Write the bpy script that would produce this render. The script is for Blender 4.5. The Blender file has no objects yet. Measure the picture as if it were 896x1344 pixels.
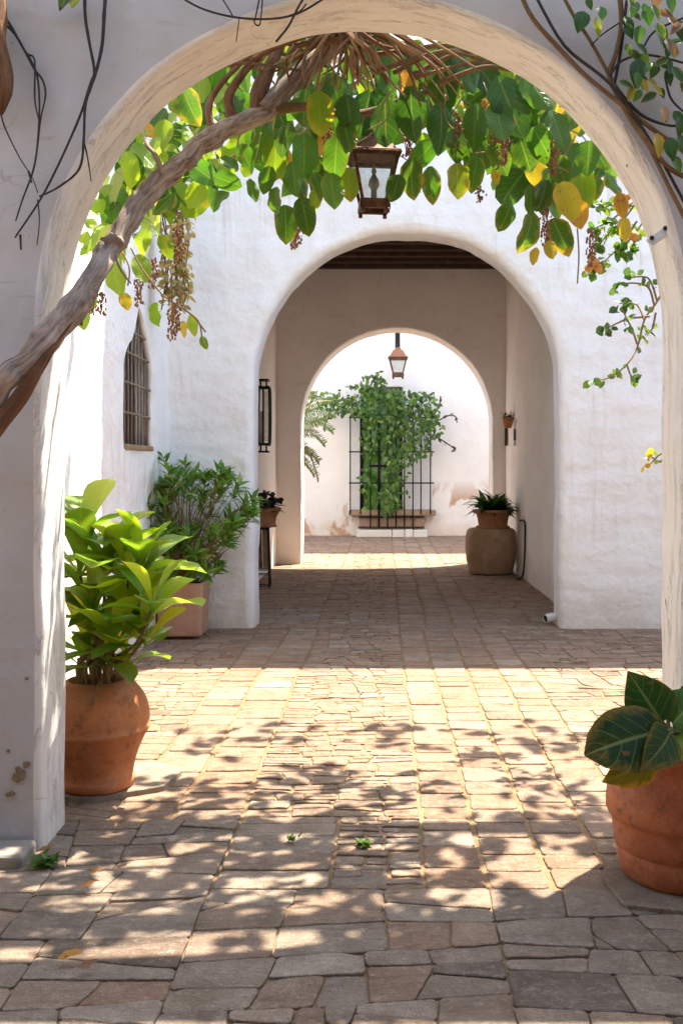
import bpy, math, random
import numpy as np
from mathutils import Vector, noise, Matrix
random.seed(7)
R = random.Random(11)
C = bpy.context.scene.collection
PI = math.pi
F, VX, VY, H = 1307.0, 505.0, 615.0, 1.5
def P(px, py, d):
    """point seen at photo pixel px, py, at depth d metres"""
    return Vector(((px-VX)*d/F, d, H-(py-VY)*d/F))
def nz(x, y, z): return noise.noise(Vector((x, y, z)))

# ------------------------------------------------------------------ object helpers
def tag(o, label=None, cat=None, group=None, kind=None):
    if label: o['label'] = label
    if cat: o['category'] = cat
    if group: o['group'] = group
    if kind: o['kind'] = kind
    return o
def thing(name, label, cat, loc=(0, 0, 0), group=None):
    o = bpy.data.objects.new(name, None); C.objects.link(o)
    o.location = loc; o.empty_display_size = .1
    return tag(o, label, cat, group)
def wloc(o):
    v = Vector((0, 0, 0))
    while o is not None:
        v += o.location; o = o.parent
    return v
class MB:
    def __init__(s): s.v = []; s.f = []; s.uv = []; s.col = []; s.c = (1, 1, 1, 1); s.m = []; s.mi = 0; s.sm = []; s.smooth = True
    def vert(s, p, uv=(0, 0)):
        s.v.append(tuple(p)); s.uv.append(uv); s.col.append(s.c); return len(s.v)-1
    def face(s, *idx):
        s.f.append(idx); s.m.append(s.mi); s.sm.append(s.smooth)
    def build(s, name, mats, parent=None, loc=None):
        if not isinstance(mats, (list, tuple)): mats = [mats]
        off = wloc(parent) if parent is not None else (Vector(loc) if loc is not None else Vector((0, 0, 0)))
        me = bpy.data.meshes.new(name)
        A = np.array(s.v, dtype=float).reshape(-1, 3) - np.array(off)
        me.from_pydata(A.tolist(), [], s.f)
        me.polygons.foreach_set('material_index', s.m)
        me.polygons.foreach_set('use_smooth', s.sm)
        li = np.empty(len(me.loops), dtype=np.int32); me.loops.foreach_get('vertex_index', li)
        uvl = me.uv_layers.new(name='UVMap')
        uvl.data.foreach_set('uv', np.array(s.uv, dtype=np.float32)[li].ravel())
        ca = me.color_attributes.new('Col', 'FLOAT_COLOR', 'POINT')
        ca.data.foreach_set('color', np.array(s.col, dtype=np.float32).ravel())
        for m in mats: me.materials.append(m)
        me.update()
        o = bpy.data.objects.new(name, me); C.objects.link(o)
        if parent is not None: o.parent = parent
        elif loc is not None: o.location = loc
        return o
def bevel(o, w, seg=2):
    m = o.modifiers.new('b', 'BEVEL'); m.width = w; m.segments = seg; m.limit_method = 'ANGLE'; m.angle_limit = .6
    return o
def add_box(mb, lo, hi):
    sm = mb.smooth; mb.smooth = False
    (a, b, c), (d, e, f) = lo, hi
    i = [mb.vert(p) for p in ((a,b,c),(d,b,c),(d,e,c),(a,e,c),(a,b,f),(d,b,f),(d,e,f),(a,e,f))]
    for q in ((0,3,2,1),(4,5,6,7),(0,1,5,4),(1,2,6,5),(2,3,7,6),(3,0,4,7)): mb.face(*[i[k] for k in q])
    mb.smooth = sm
def add_bar(mb, p, q, w, h=None, up=None):
    """square bar from p to q"""
    h = h or w; p = Vector(p); q = Vector(q); d = (q-p).normalized()
    up = Vector(up) if up is not None else (Vector((0, 0, 1)) if abs(d.z) < .9 else Vector((0, 1, 0)))
    s = d.cross(up).normalized(); u = s.cross(d).normalized()
    sm = mb.smooth; mb.smooth = False
    i = []
    for c in (p, q):
        for a, b in ((-1,-1),(1,-1),(1,1),(-1,1)): i.append(mb.vert(c+s*a*w/2+u*b*h/2))
    for q_ in ((0,3,2,1),(4,5,6,7),(0,1,5,4),(1,2,6,5),(2,3,7,6),(3,0,4,7)): mb.face(*[i[k] for k in q_])
    mb.smooth = sm
def add_tube(mb, pts, rad, n=8, rough=0.0, caps=True, seed=0):
    pts = [Vector(p) for p in pts]
    if not isinstance(rad, (list, tuple)): rad = [rad]*len(pts)
    t0 = (pts[1]-pts[0]).normalized()
    a = Vector((0, 0, 1)) if abs(t0.z) < .9 else Vector((1, 0, 0))
    s = t0.cross(a).normalized(); rings = []; L = 0
    for i, p in enumerate(pts):
        t = (pts[min(i+1, len(pts)-1)]-pts[max(i-1, 0)]).normalized()
        s = (s-t*s.dot(t)).normalized(); u = t.cross(s)
        if i: L += (p-pts[i-1]).length
        ring = []
        for k in range(n):
            an = 2*PI*k/n
            r = rad[i]*(1+rough*nz(math.cos(an)*1.3+seed, math.sin(an)*1.3, L*6)+rough*.6*nz(math.cos(an)*3+seed, math.sin(an)*3, L*2.0))
            ring.append(mb.vert(p+(s*math.cos(an)+u*math.sin(an))*r, (k/n, L)))
        rings.append(ring)
    for i in range(len(rings)-1):
        for k in range(n):
            mb.face(rings[i][k], rings[i][(k+1) % n], rings[i+1][(k+1) % n], rings[i+1][k])
    if caps:
        mb.face(*rings[0][::-1]); mb.face(*rings[-1])
def spline(pts, n=6):
    pts = [Vector(p) for p in pts]; out = []
    for i in range(len(pts)-1):
        p0 = pts[max(i-1, 0)]; p1 = pts[i]; p2 = pts[i+1]; p3 = pts[min(i+2, len(pts)-1)]
        for k in range(n):
            t = k/n
            out.append(.5*((2*p1)+(p2-p0)*t+(2*p0-5*p1+4*p2-p3)*t*t+(3*p1-p0-3*p2+p3)*t**3))
    out.append(pts[-1]); return out
def lerplist(r, n):
    return list(np.interp(np.linspace(0, 1, n), np.linspace(0, 1, len(r)), r))
def add_lathe(mb, c, prof, n=40, wob=0.0, seed=0, close_top=False, close_bot=True):
    """prof: list of (r, z)"""
    rings = []
    for r, z in prof:
        ring = []
        for k in range(n):
            an = 2*PI*k/n
            rr = r*(1+wob*nz(math.cos(an)*1.2+seed, math.sin(an)*1.2, z*4))
            ring.append(mb.vert((c[0]+rr*math.cos(an), c[1]+rr*math.sin(an), c[2]+z), (k/n, z)))
        rings.append(ring)
    for i in range(len(rings)-1):
        for k in range(n):
            mb.face(rings[i][k], rings[i][(k+1) % n], rings[i+1][(k+1) % n], rings[i+1][k])
    if close_bot: mb.face(*rings[0][::-1])
    if close_top: mb.face(*rings[-1])
def add_blob(mb, c, r, n=6, sq=(1, 1, 1), seed=0, rough=.15):
    rows = []
    for i in range(n+1):
        th = PI*i/n; ring = []
        for k in range(n+2):
            ph = 2*PI*k/(n+2)
            d = Vector((math.sin(th)*math.cos(ph), math.sin(th)*math.sin(ph), math.cos(th)))
            rr = r*(1+rough*nz(d.x*1.7+seed, d.y*1.7, d.z*1.7))
            ring.append(mb.vert((c[0]+d.x*rr*sq[0], c[1]+d.y*rr*sq[1], c[2]+d.z*rr*sq[2])))
        rows.append(ring)
    m = n+2
    for i in range(n):
        for k in range(m): mb.face(rows[i][k], rows[i+1][k], rows[i+1][(k+1) % m], rows[i][(k+1) % m])

PROF = {
 'ovate':  [.10, .66, .95, 1., .95, .82, .60, .32, .02],
 'round':  [.12, .72, .95, 1., 1., .94, .80, .55, .04],
 'obovate':[.10, .17, .32, .53, .75, .93, 1., .86, .10],
 'lance':  [.06, .42, .78, 1., .95, .78, .52, .26, .02],
 'vine':   [.24, .70, .93, 1., .99, .91, .73, .46, .05],
 'strap':  [.55, .75, .9, 1., 1., .9, .72, .42, .02],
 'heart':  [.42, .88, 1., .99, .90, .74, .52, .27, .02],
}
PT = np.linspace(0, 1, 9)
def leaf(mb, base, d, n, L, W, prof='ovate', bend=.3, fold=.15, wave=0., col=(.05, .13, .02, 0), nl=7, nw=4, curl=0.):
    d = Vector(d).normalized(); n = Vector(n); n = (n-d*n.dot(d))
    if n.length < 1e-4: n = d.orthogonal()
    n.normalize(); s = d.cross(n); c = Vector(base); ph = R.random()*9
    mb.c = col; rows = []; st = L/nl
    for i in range(nl+1):
        t = i/nl; a = bend*t
        di = d*math.cos(a)-n*math.sin(a); ni = n*math.cos(a)+d*math.sin(a)
        w = W*.5*float(np.interp(t, PT, PROF[prof])); row = []
        for j in range(nw+1):
            u = 2*j/nw-1
            q = c+s*(u*w*(1-curl*.15*u*u))+ni*(fold*abs(u)*w-curl*u*u*w+wave*w*u*u*math.sin(t*11+ph+u))
            row.append(mb.vert(q, ((u+1)/2, t)))
        rows.append(row)
        c = c+di*st
    for i in range(nl):
        for j in range(nw): mb.face(rows[i][j], rows[i][j+1], rows[i+1][j+1], rows[i+1][j])
    return c
def rv(s=1.0): return Vector((R.uniform(-s, s), R.uniform(-s, s), R.uniform(-s, s)))
def cvar(c, v=.2, e=0.):
    k = 1+R.uniform(-v, v); return (c[0]*k*(1+R.uniform(-v, v)*.5), c[1]*k, c[2]*k, e)

# ------------------------------------------------------------------ material helpers
class NT:
    def __init__(s, name):
        s.mat = bpy.data.materials.new(name); s.mat.use_nodes = True; s.t = s.mat.node_tree; s.t.nodes.clear()
        s.out = s.t.nodes.new('ShaderNodeOutputMaterial')
    def n(s, t, **k):
        o = s.t.nodes.new(t)
        for a, b in k.items(): setattr(o, a, b)
        return o
    def l(s, a, b): s.t.links.new(a, b)
    def val(s, sock, v):
        if hasattr(v, 'is_linked') or isinstance(v, bpy.types.NodeSocket): s.l(v, sock)
        else: sock.default_value = v
    def pos(s, scale=(1, 1, 1), uv=False):
        if uv: src = s.n('ShaderNodeUVMap').outputs[0]
        else: src = s.n('ShaderNodeNewGeometry').outputs['Position']
        m = s.n('ShaderNodeMapping'); m.inputs['Scale'].default_value = scale; s.l(src, m.inputs[0]); return m.outputs[0]
    def noise(s, vec, scale, det=5, rough=.55, dist=0.):
        o = s.n('ShaderNodeTexNoise'); s.l(vec, o.inputs['Vector']); o.inputs['Scale'].default_value = scale
        o.inputs['Detail'].default_value = det; o.inputs['Roughness'].default_value = rough; o.inputs['Distortion'].default_value = dist
        return o.outputs['Fac']
    def ramp(s, fac, stops):
        o = s.n('ShaderNodeValToRGB'); s.l(fac, o.inputs[0]); e = o.color_ramp.elements
        while len(e) < len(stops): e.new(.5)
        for k, (p, c) in enumerate(stops):
            e[k].position = p; e[k].color = (c, c, c, 1) if not isinstance(c, tuple) else (c[0], c[1], c[2], 1)
        return o.outputs[0]
    def mix(s, fac, a, b, mode='MIX'):
        o = s.n('ShaderNodeMix', data_type='RGBA', blend_type=mode)
        s.val(o.inputs[0], fac)
        for k, v in ((6, a), (7, b)):
            if isinstance(v, tuple): v = (v[0], v[1], v[2], 1)
            s.val(o.inputs[k], v)
        return o.outputs[2]
    def math(s, op, a, b=0., c=0.):
        o = s.n('ShaderNodeMath', operation=op); s.val(o.inputs[0], a); s.val(o.inputs[1], b)
        if len(o.inputs) > 2: s.val(o.inputs[2], c)
        return o.outputs[0]
    def bump(s, h, st, dist, nrm=None):
        o = s.n('ShaderNodeBump'); s.l(h, o.inputs['Height']); o.inputs['Strength'].default_value = st; o.inputs['Distance'].default_value = dist
        if nrm is not None: s.l(nrm, o.inputs['Normal'])
        return o.outputs[0]
    def pbr(s, col, rough=.8, nrm=None, metal=0., spec=.3):
        o = s.n('ShaderNodeBsdfPrincipled')
        if isinstance(col, tuple): col = (col[0], col[1], col[2], 1)
        s.val(o.inputs['Base Color'], col); s.val(o.inputs['Roughness'], rough); o.inputs['Metallic'].default_value = metal
        o.inputs['Specular IOR Level'].default_value = spec
        if nrm is not None: s.l(nrm, o.inputs['Normal'])
        return o.outputs[0]
    def done(s, sh): s.l(sh, s.out.inputs[0]); return s.mat

def plaster(name, base, dirt=(.45, .36, .28), dirt_amt=.25, streak=0., lump=.5, low=0., patch=None, uvstreak=0., courses=0., speck=.5, drip=0.):
    t = NT(name); p = t.pos(); col = base
    big = t.noise(p, 1.3, 6, .6)
    c = t.mix(t.ramp(big, [(.35, 0.), (.75, 1.)]), base, tuple(x*.9 for x in base))
    mid = t.noise(p, 5, 8, .68, .6)
    c = t.mix(t.math('MULTIPLY', t.ramp(mid, [(.56, 0.), (.78, 1.)]), dirt_amt), c, dirt)
    # fine specks
    v = t.n('ShaderNodeTexVoronoi'); v.inputs['Scale'].default_value = 26; t.l(p, v.inputs['Vector'])
    pres = t.ramp(t.noise(p, 9, 2), [(.55, 0.), (.62, 1.)])
    sp = t.math('MULTIPLY', t.ramp(v.outputs['Distance'], [(.05, 1.), (.10, 0.)]), t.math('MULTIPLY', pres, speck))
    c = t.mix(sp, c, (.12, .09, .07))
    if streak:
        ps = t.pos((2.2, 2.2, 11)); s1 = t.noise(ps, 1.6, 7, .7, 1.2)
        s2 = t.noise(t.pos((1, 1, 1)), .9, 3)
        fac = t.math('MULTIPLY', t.ramp(s1, [(.58, 0.), (.72, 1.)]), t.ramp(s2, [(.48, 0.), (.62, 1.)]))
        c = t.mix(t.math('MULTIPLY', fac, streak), c, (.30, .24, .20))
    hadd = None
    chip = t.ramp(t.noise(p, 7.5, 5, .5, .3), [(.735, 0.), (.75, 1.)])
    if speck > .5: c = t.mix(chip, c, (.25, .17, .10))
    if uvstreak:
        pu = t.pos((1.1, 7, 1), uv=True); s1 = t.noise(pu, 1.5, 9, .72, .7)
        gate = t.ramp(t.noise(t.pos((1.2, 3, 1), uv=True), 1.4, 4), [(.38, 0.), (.55, 1.)])
        crack = t.math('MULTIPLY', t.ramp(s1, [(.484, 0.), (.5, 1.), (.516, 0.)]), gate)
        s3 = t.ramp(t.noise(pu, .9, 6, .7, .4), [(.52, 0.), (.75, 1.)])
        c = t.mix(t.math('MULTIPLY', s3, .14*uvstreak), c, (.42, .33, .26))
        pl = t.ramp(t.noise(t.pos((2.2, 5, 1), uv=True), 1.7, 8, .7, 1.), [(.57, 0.), (.59, 1.)])
        hp_ = pl
        c = t.mix(t.math('MULTIPLY', pl, .6*uvstreak), c, (.74, .70, .66))
        c = t.mix(t.math('MULTIPLY', crack, .5*uvstreak), c, (.16, .09, .07))
        hadd = t.math('SUBTRACT', t.math('MULTIPLY', hp_, -.6), crack)
    if speck > .5:      # hairline cracks
        ve = t.n('ShaderNodeTexVoronoi', feature='DISTANCE_TO_EDGE'); ve.inputs['Scale'].default_value = 2.6
        wv = t.n('ShaderNodeVectorMath', operation='ADD'); nv = t.n('ShaderNodeTexNoise'); nv.inputs['Scale'].default_value = 5; nv.inputs['Detail'].default_value = 6; t.l(p, nv.inputs['Vector'])
        sv_ = t.n('ShaderNodeVectorMath', operation='SCALE'); t.l(nv.outputs['Color'], sv_.inputs[0]); sv_.inputs['Scale'].default_value = .35
        t.l(p, wv.inputs[0]); t.l(sv_.outputs[0], wv.inputs[1]); t.l(wv.outputs[0], ve.inputs['Vector'])
        hc = t.math('MULTIPLY', t.ramp(ve.outputs['Distance'], [(.0, 1.), (.004, .8), (.009, 0.)]), t.ramp(t.noise(p, 1.6, 3), [(.57, 0.), (.66, .45)]))
        c = t.mix(hc, c, (.24, .20, .17))
    if drip:            # rain streaks
        dr_ = t.noise(t.pos((9, 9, .55)), 1.3, 6, .65, .3); gate_ = t.ramp(t.noise(p, .8, 4), [(.48, 0.), (.66, 1.)])
        c = t.mix(t.math('MULTIPLY', t.math('MULTIPLY', t.ramp(dr_, [(.50, 0.), (.70, 1.)]), gate_), drip), c, (.52, .38, .30))
    sep = t.n('ShaderNodeSeparateXYZ'); t.l(t.n('ShaderNodeNewGeometry').outputs['Position'], sep.inputs[0])
    if low:
        zz = t.math('ADD', sep.outputs['Z'], t.math('MULTIPLY', t.math('SUBTRACT', t.noise(p, 3.5, 6, .65), .5), .9))
        f = t.n('ShaderNodeMapRange'); t.l(zz, f.inputs[0]); f.inputs[1].default_value = .0; f.inputs[2].default_value = .42
        f.inputs[3].default_value = low; f.inputs[4].default_value = 0.
        c = t.mix(f.outputs[0], c, dirt)
    if patch:
        pc, ztop, thr = patch
        zz = t.math('SUBTRACT', ztop, sep.outputs['Z'])
        zf = t.ramp(t.math('MULTIPLY', zz, 1/ztop), [(0., 0.), (.35, 1.)])
        nn = t.noise(p, 1.1, 9, .62, .8)
        f = t.math('MULTIPLY', t.ramp(nn, [(thr, 0.), (thr+.045, 1.)]), zf)
        c = t.mix(t.math('MULTIPLY', f, .8), c, t.mix(t.noise(p, 14, 3), pc, tuple(x*.55 for x in pc)))
    h1 = t.noise(p, 4.5, 3, .5); h2 = t.noise(p, 22, 6, .6); h3 = t.noise(p, 130, 3, .6)
    n = t.bump(h1, lump, .06); n = t.bump(h2, .35*min(1, lump*1.6), .012, n); n = t.bump(h3, .25, .002, n)
    if courses:
        w = t.n('ShaderNodeTexWave', wave_type='BANDS', bands_direction='Z'); t.l(p, w.inputs['Vector'])
        w.inputs['Scale'].default_value = 1.9; w.inputs['Distortion'].default_value = 2.2; w.inputs['Detail'].default_value = 3; w.inputs['Detail Scale'].default_value = 1.2
        n = t.bump(w.outputs['Fac'], courses, .012, n)
    if hadd is not None: n = t.bump(hadd, .5, .006, n)
    return t.done(t.pbr(c, .9, n, 0, .15))

def mat_leaf(name, rough=.42, trans=.38, vein=.5, nveins=7, spec=.4):
    t = NT(name); a = t.n('ShaderNodeAttribute', attribute_name='Col')
    uv = t.n('ShaderNodeUVMap'); sp = t.n('ShaderNodeSeparateXYZ'); t.l(uv.outputs[0], sp.inputs[0])
    u = t.math('ABSOLUTE', t.math('SUBTRACT', t.math('MULTIPLY', sp.outputs[0], 2.), 1.)); v = sp.outputs[1]
    mid = t.ramp(u, [(.0, 1.), (.035, .9), (.075, 0.)])
    sv = t.math('FRACT', t.math('MULTIPLY', t.math('SUBTRACT', v, t.math('MULTIPLY', u, .28)), float(nveins)))
    side = t.ramp(t.math('ABSOLUTE', t.math('SUBTRACT', sv, .5)), [(.0, .6), (.03, .4), (.07, 0.)])
    vf = t.math('MAXIMUM', mid, side)
    p = t.pos(); nb = t.noise(p, 14, 4, .6)
    base = t.mix(t.ramp(nb, [(.3, 0.), (.75, .45)]), a.outputs['Color'], (.16, .22, .03))
    base = t.mix(.82, base, a.outputs['Color'])
    # yellowed margin, strength in the attribute's alpha
    edge = t.math('ADD', u, t.math('MULTIPLY', t.math('SUBTRACT', t.noise(p, 22, 4, .6), .5), 1.5))
    edge = t.math('MAXIMUM', edge, t.math('ADD', t.math('SUBTRACT', v, .12), t.math('MULTIPLY', t.math('SUBTRACT', nb, .5), 1.2)))
    ef = t.math('MULTIPLY', t.ramp(edge, [(.62, 0.), (.98, 1.)]), a.outputs['Alpha'])
    base = t.mix(ef, base, (.50, .27, .03))
    lightv = t.mix(.55, base, (.40, .45, .16))
    base = t.mix(t.math('MULTIPLY', vf, vein), base, lightv)
    n = t.bump(t.math('SUBTRACT', t.noise(p, 40, 3), vf), .35, .004)
    brown = t.math('MULTIPLY', t.ramp(t.noise(p, 31, 3, .6), [(.66, 0.), (.70, 1.)]), .75)
    base = t.mix(brown, base, (.16, .08, .02))
    s1 = t.pbr(base, rough, n, 0, spec)
    tr = t.n('ShaderNodeBsdfTranslucent'); tc = t.mix(1., base, (1.9, 1.75, .9), 'MULTIPLY'); t.l(tc, tr.inputs[0])
    mx = t.n('ShaderNodeMixShader'); mx.inputs[0].default_value = trans; t.l(s1, mx.inputs[1]); t.l(tr.outputs[0], mx.inputs[2])
    return t.done(mx.outputs[0])

def mat_bark(name, a, b, sc=1.):
    t = NT(name); p = t.pos((1, 1, 1), uv=True)
    m = t.pos((8*sc, 4.5*sc, 1), uv=True); s = t.noise(m, 1.6, 8, .7, .6); g = t.noise(t.pos(), 60*sc, 4, .6); big = t.noise(t.pos(), 6*sc, 4)
    c = t.mix(t.ramp(s, [(.36, 0.), (.66, 1.)]), a, b)
    c = t.mix(t.math('MULTIPLY', t.ramp(big, [(.5, 0.), (.7, 1.)]), .4), c, tuple(min(1, x*1.5) for x in b))
    n = t.bump(s, .7, .012); n = t.bump(g, .4, .003, n)
    return t.done(t.pbr(c, .85, n, 0, .2))

def mat_terra(name, a, b, spots=.6, lime=.3, sc=1.):
    t = NT(name); p = t.pos()
    m1 = t.noise(p, 4*sc, 8, .65, .4); m2 = t.noise(p, 13*sc, 6, .7); m3 = t.noise(p, 90, 4, .6)
    c = t.mix(t.ramp(m1, [(.32, 0.), (.68, 1.)]), a, b)
    c = t.mix(t.math('MULTIPLY', t.ramp(m2, [(.54, 0.), (.68, 1.)]), spots), c, (.09, .030, .018))
    c = t.mix(t.math('MULTIPLY', t.ramp(t.noise(p, 6*sc, 7, .7, .8), [(.50, 0.), (.72, 1.)]), lime), c, (.62, .50, .42))
    c = t.mix(.26, c, t.mix(m3, (.08, .03, .015), (.75, .38, .2)))
    n = t.bump(m2, .3, .008); n = t.bump(m3, .35, .002, n)
    return t.done(t.pbr(c, .78, n, 0, .25))

def mat_plain(name, c, rough=.6, metal=0., var=.25, sc=20., spec=.4, rust=None):
    t = NT(name); p = t.pos(); f = t.noise(p, sc, 6, .65)
    k = t.mix(t.ramp(f, [(.3, 0.), (.75, 1.)]), c, tuple(x*(1-var) for x in c))
    if rust: k = t.mix(t.math('MULTIPLY', t.ramp(t.noise(p, sc*.7, 6, .7), [(.52, 0.), (.62, 1.)]), .8), k, rust)
    n = t.bump(t.noise(p, sc*4, 4), .25, .002)
    return t.done(t.pbr(k, rough, n, metal, spec))

def mat_glass(name, tint=(.9, .93, .92), refl=.12):
    t = NT(name); tr = t.n('ShaderNodeBsdfTransparent'); tr.inputs[0].default_value = (*tint, 1)
    gl = t.n('ShaderNodeBsdfGlossy'); gl.inputs['Roughness'].default_value = .08
    d = t.n('ShaderNodeBsdfDiffuse'); d.inputs[0].default_value = (.7, .68, .62, 1)
    m = t.n('ShaderNodeMixShader'); m.inputs[0].default_value = refl; t.l(tr.outputs[0], m.inputs[1]); t.l(gl.outputs[0], m.inputs[2])
    m2 = t.n('ShaderNodeMixShader'); f = t.math('MULTIPLY', t.ramp(t.noise(t.pos(), 25, 5), [(.4, .05), (.8, .4)]), .6); t.l(f, m2.inputs[0])
    t.l(m.outputs[0], m2.inputs[1]); t.l(d.outputs[0], m2.inputs[2])
    return t.done(m2.outputs[0])

def mat_stone(name):
    t = NT(name); a = t.n('ShaderNodeAttribute', attribute_name='Col'); p = t.pos()
    sp = t.n('ShaderNodeSeparateColor'); t.l(a.outputs['Color'], sp.inputs[0])
    grey = t.ramp(sp.outputs[0], [(0., (.20, .150, .115)), (.35, (.30, .235, .18)), (.7, (.40, .32, .245)), (1., (.51, .43, .345))])
    warm = t.mix(sp.outputs[1], grey, t.mix(.65, grey, (.38, .215, .125)))
    n1 = t.noise(p, 7, 8, .7, .4); n2 = t.noise(p, 38, 6, .7); n3 = t.noise(p, 190, 4, .65); n0 = t.noise(p, 1.1, 3)
    c = t.mix(t.ramp(n1, [(.3, 0.), (.72, 1.)]), warm, t.mix(1., warm, (.50, .46, .43), 'MULTIPLY'))
    c = t.mix(t.math('MULTIPLY', t.ramp(n2, [(.52, 0.), (.74, 1.)]), .5), c, (.50, .43, .35))
    c = t.mix(t.math('MULTIPLY', t.ramp(n3, [(.54, 0.), (.66, 1.)]), .7), c, (.08, .06, .045))
    c = t.mix(t.math('MULTIPLY', t.ramp(n0, [(.5, 0.), (.7, 1.)]), .25), c, (.36, .25, .16))
    st = t.noise(t.pos((6, 22, 6)), 1.6, 6, .7, 1.)
    h = t.math('ADD', t.math('MULTIPLY', n1, .6), t.math('MULTIPLY', st, .5))
    n = t.bump(h, .8, .032); n = t.bump(n2, .8, .012, n); n = t.bump(n3, .7, .004, n)
    return t.done(t.pbr(c, .82, n, 0, .25))

def mat_ground(name):
    t = NT(name); p = t.pos(); n1 = t.noise(p, 3, 7, .65); n2 = t.noise(p, 45, 6, .7); n3 = t.noise(p, 160, 3)
    c = t.mix(t.ramp(n1, [(.35, 0.), (.7, 1.)]), (.25, .15, .08), (.35, .24, .145))
    c = t.mix(t.ramp(n2, [(.4, 0.), (.7, .7)]), c, (.15, .095, .055))
    m = t.math('MULTIPLY', t.ramp(t.noise(p, 1.9, 5, .7), [(.58, 0.), (.68, 1.)]), .45)
    c = t.mix(m, c, (.09, .11, .03))
    n = t.bump(n2, .8, .012); n = t.bump(n3, .5, .004, n)
    return t.done(t.pbr(c, .95, n, 0, .1))

M = {}
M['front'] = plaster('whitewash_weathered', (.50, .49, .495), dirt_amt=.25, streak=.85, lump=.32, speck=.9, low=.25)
M['reveal'] = plaster('cream_limewash', (.80, .765, .72), dirt_amt=.22, lump=.3, uvstreak=1., speck=.6, low=.2)
M['white'] = plaster('whitewash_lumpy', (.86, .85, .83), dirt=(.58, .45, .34), dirt_amt=.20, lump=.7, low=.55, speck=.2, drip=.5)
M['white_course'] = plaster('whitewash_over_brick', (.86, .85, .83), dirt=(.58, .45, .34), dirt_amt=.22, lump=.62, low=.55, courses=.20, speck=.2, drip=.55)
M['passage'] = plaster('beige_limewash', (.89, .86, .83), dirt=(.44, .34, .27), dirt_amt=.25, lump=.22, low=.35, speck=.25, streak=.25)
M['passage_pale'] = plaster('pale_limewash', (.89, .86, .83), dirt=(.46, .36, .29), dirt_amt=.22, lump=.22, low=.4, speck=.25)
M['far'] = plaster('whitewash_far_wall', (.85, .81, .76), dirt=(.62, .45, .30), dirt_amt=.12, lump=.3, low=.5, patch=((.62, .33, .17), 1.25, .545), speck=.1)
M['leaf'] = mat_leaf('vine_leaf', .40, .42, .36)
M['leaf_gloss'] = mat_leaf('glossy_leaf', .30, .40, .22, 9)
M['leaf_dark'] = mat_leaf('dark_veined_leaf', .46, .10, .5, 6, .10)
M['leaf_small'] = mat_leaf('small_leaf', .45, .35, .2, 4)
M['bark'] = mat_bark('vine_bark', (.13, .09, .066), (.46, .365, .30), 1.3)
M['bark_red'] = mat_bark('peeling_bark', (.08, .035, .018), (.24, .12, .06), 1.4)
M['root'] = mat_bark('hanging_root', (.09, .05, .028), (.30, .18, .09), 2.)
M['stem_dark'] = mat_plain('dry_stem', (.045, .033, .03), .8, 0, .4, 30)
M['stem_green'] = mat_plain('green_stem', (.16, .20, .06), .6, 0, .3, 30)
M['stem_tan'] = mat_plain('tan_stem', (.30, .19, .09), .7, 0, .4, 30)
M['dry_flower'] = mat_plain('dry_flower', (.33, .15, .07), .9, 0, .5, 40)
M['terra'] = mat_terra('terracotta_orange', (.34, .090, .026), (.58, .20, .06), .75, .20)
M['terra_old'] = mat_terra('terracotta_red', (.22, .038, .018), (.50, .15, .06), 1., .2, 1.2)
M['terra_box'] = mat_terra('terracotta_pink', (.40, .22, .155), (.54, .33, .25), .2, .3)
M['terra_brown'] = mat_terra('terracotta_brown', (.26, .10, .045), (.42, .19, .09), .3, .1)
M['jar'] = mat_terra('sandy_stone', (.30, .19, .11), (.44, .33, .23), .35, .35, .8)
M['soil'] = mat_plain('soil', (.05, .035, .025), .95, 0, .5, 40, .1)
M['iron'] = mat_plain('black_iron', (.016, .015, .015), .5, .6, .3, 40)
M['iron_rust'] = mat_plain('rusty_iron', (.10, .07, .05), .7, .3, .4, 30, .3, (.20, .09, .04))
M['copper'] = mat_plain('aged_copper', (.13, .06, .035), .55, .65, .45, 24, .4, (.26, .12, .06))
M['copper_red'] = mat_plain('copper_roof', (.40, .17, .085), .6, .3, .4, 24)
M['wood'] = mat_bark('dark_beam_wood', (.030, .020, .014), (.085, .052, .034), 1.)
M['wood_pale'] = mat_bark('pale_bar_wood', (.22, .165, .125), (.42, .34, .27), 2.)
M['plank'] = mat_bark('plank_wood', (.20, .12, .06), (.48, .33, .20), 1.)
M['glass'] = mat_glass('dusty_glass')
M['stone'] = mat_stone('paving_stone')
M['ground'] = mat_ground('joint_earth')
M['cement'] = plaster('cement', (.27, .235, .20), dirt_amt=.7, lump=.3, speck=.2)
M['white_stone'] = plaster('white_step', (.74, .70, .62), dirt_amt=.6, lump=.4, speck=.2)
M['white_paint'] = mat_plain('white_paint', (.72, .72, .70), .5, 0, .2, 20)
M['black'] = mat_plain('black_rubber', (.012, .012, .012), .5, 0, .3, 20)
M['candle'] = mat_plain('candle_wax', (.75, .70, .58), .5, 0, .1, 20)
M['grey_metal'] = mat_plain('grey_metal', (.20, .20, .19), .5, .4, .3, 20)
M['chip'] = mat_plain('bare_render', (.30, .22, .14), .95, 0, .5, 60, .1)
M['root_pale'] = mat_bark('pale_root', (.20, .11, .06), (.50, .32, .18), 2.)
M['brick'] = mat_terra('worn_brick', (.20, .145, .105), (.33, .25, .19), .5, .3, 1.5)
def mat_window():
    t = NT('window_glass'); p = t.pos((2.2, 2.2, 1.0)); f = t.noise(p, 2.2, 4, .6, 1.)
    c = t.ramp(f, [(.38, (.03, .10, .015)), (.52, (.10, .25, .04)), (.64, (.25, .36, .22))])  # green reflections are painted into the glass colour
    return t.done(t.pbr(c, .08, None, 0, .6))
M['winglass'] = mat_window()

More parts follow.
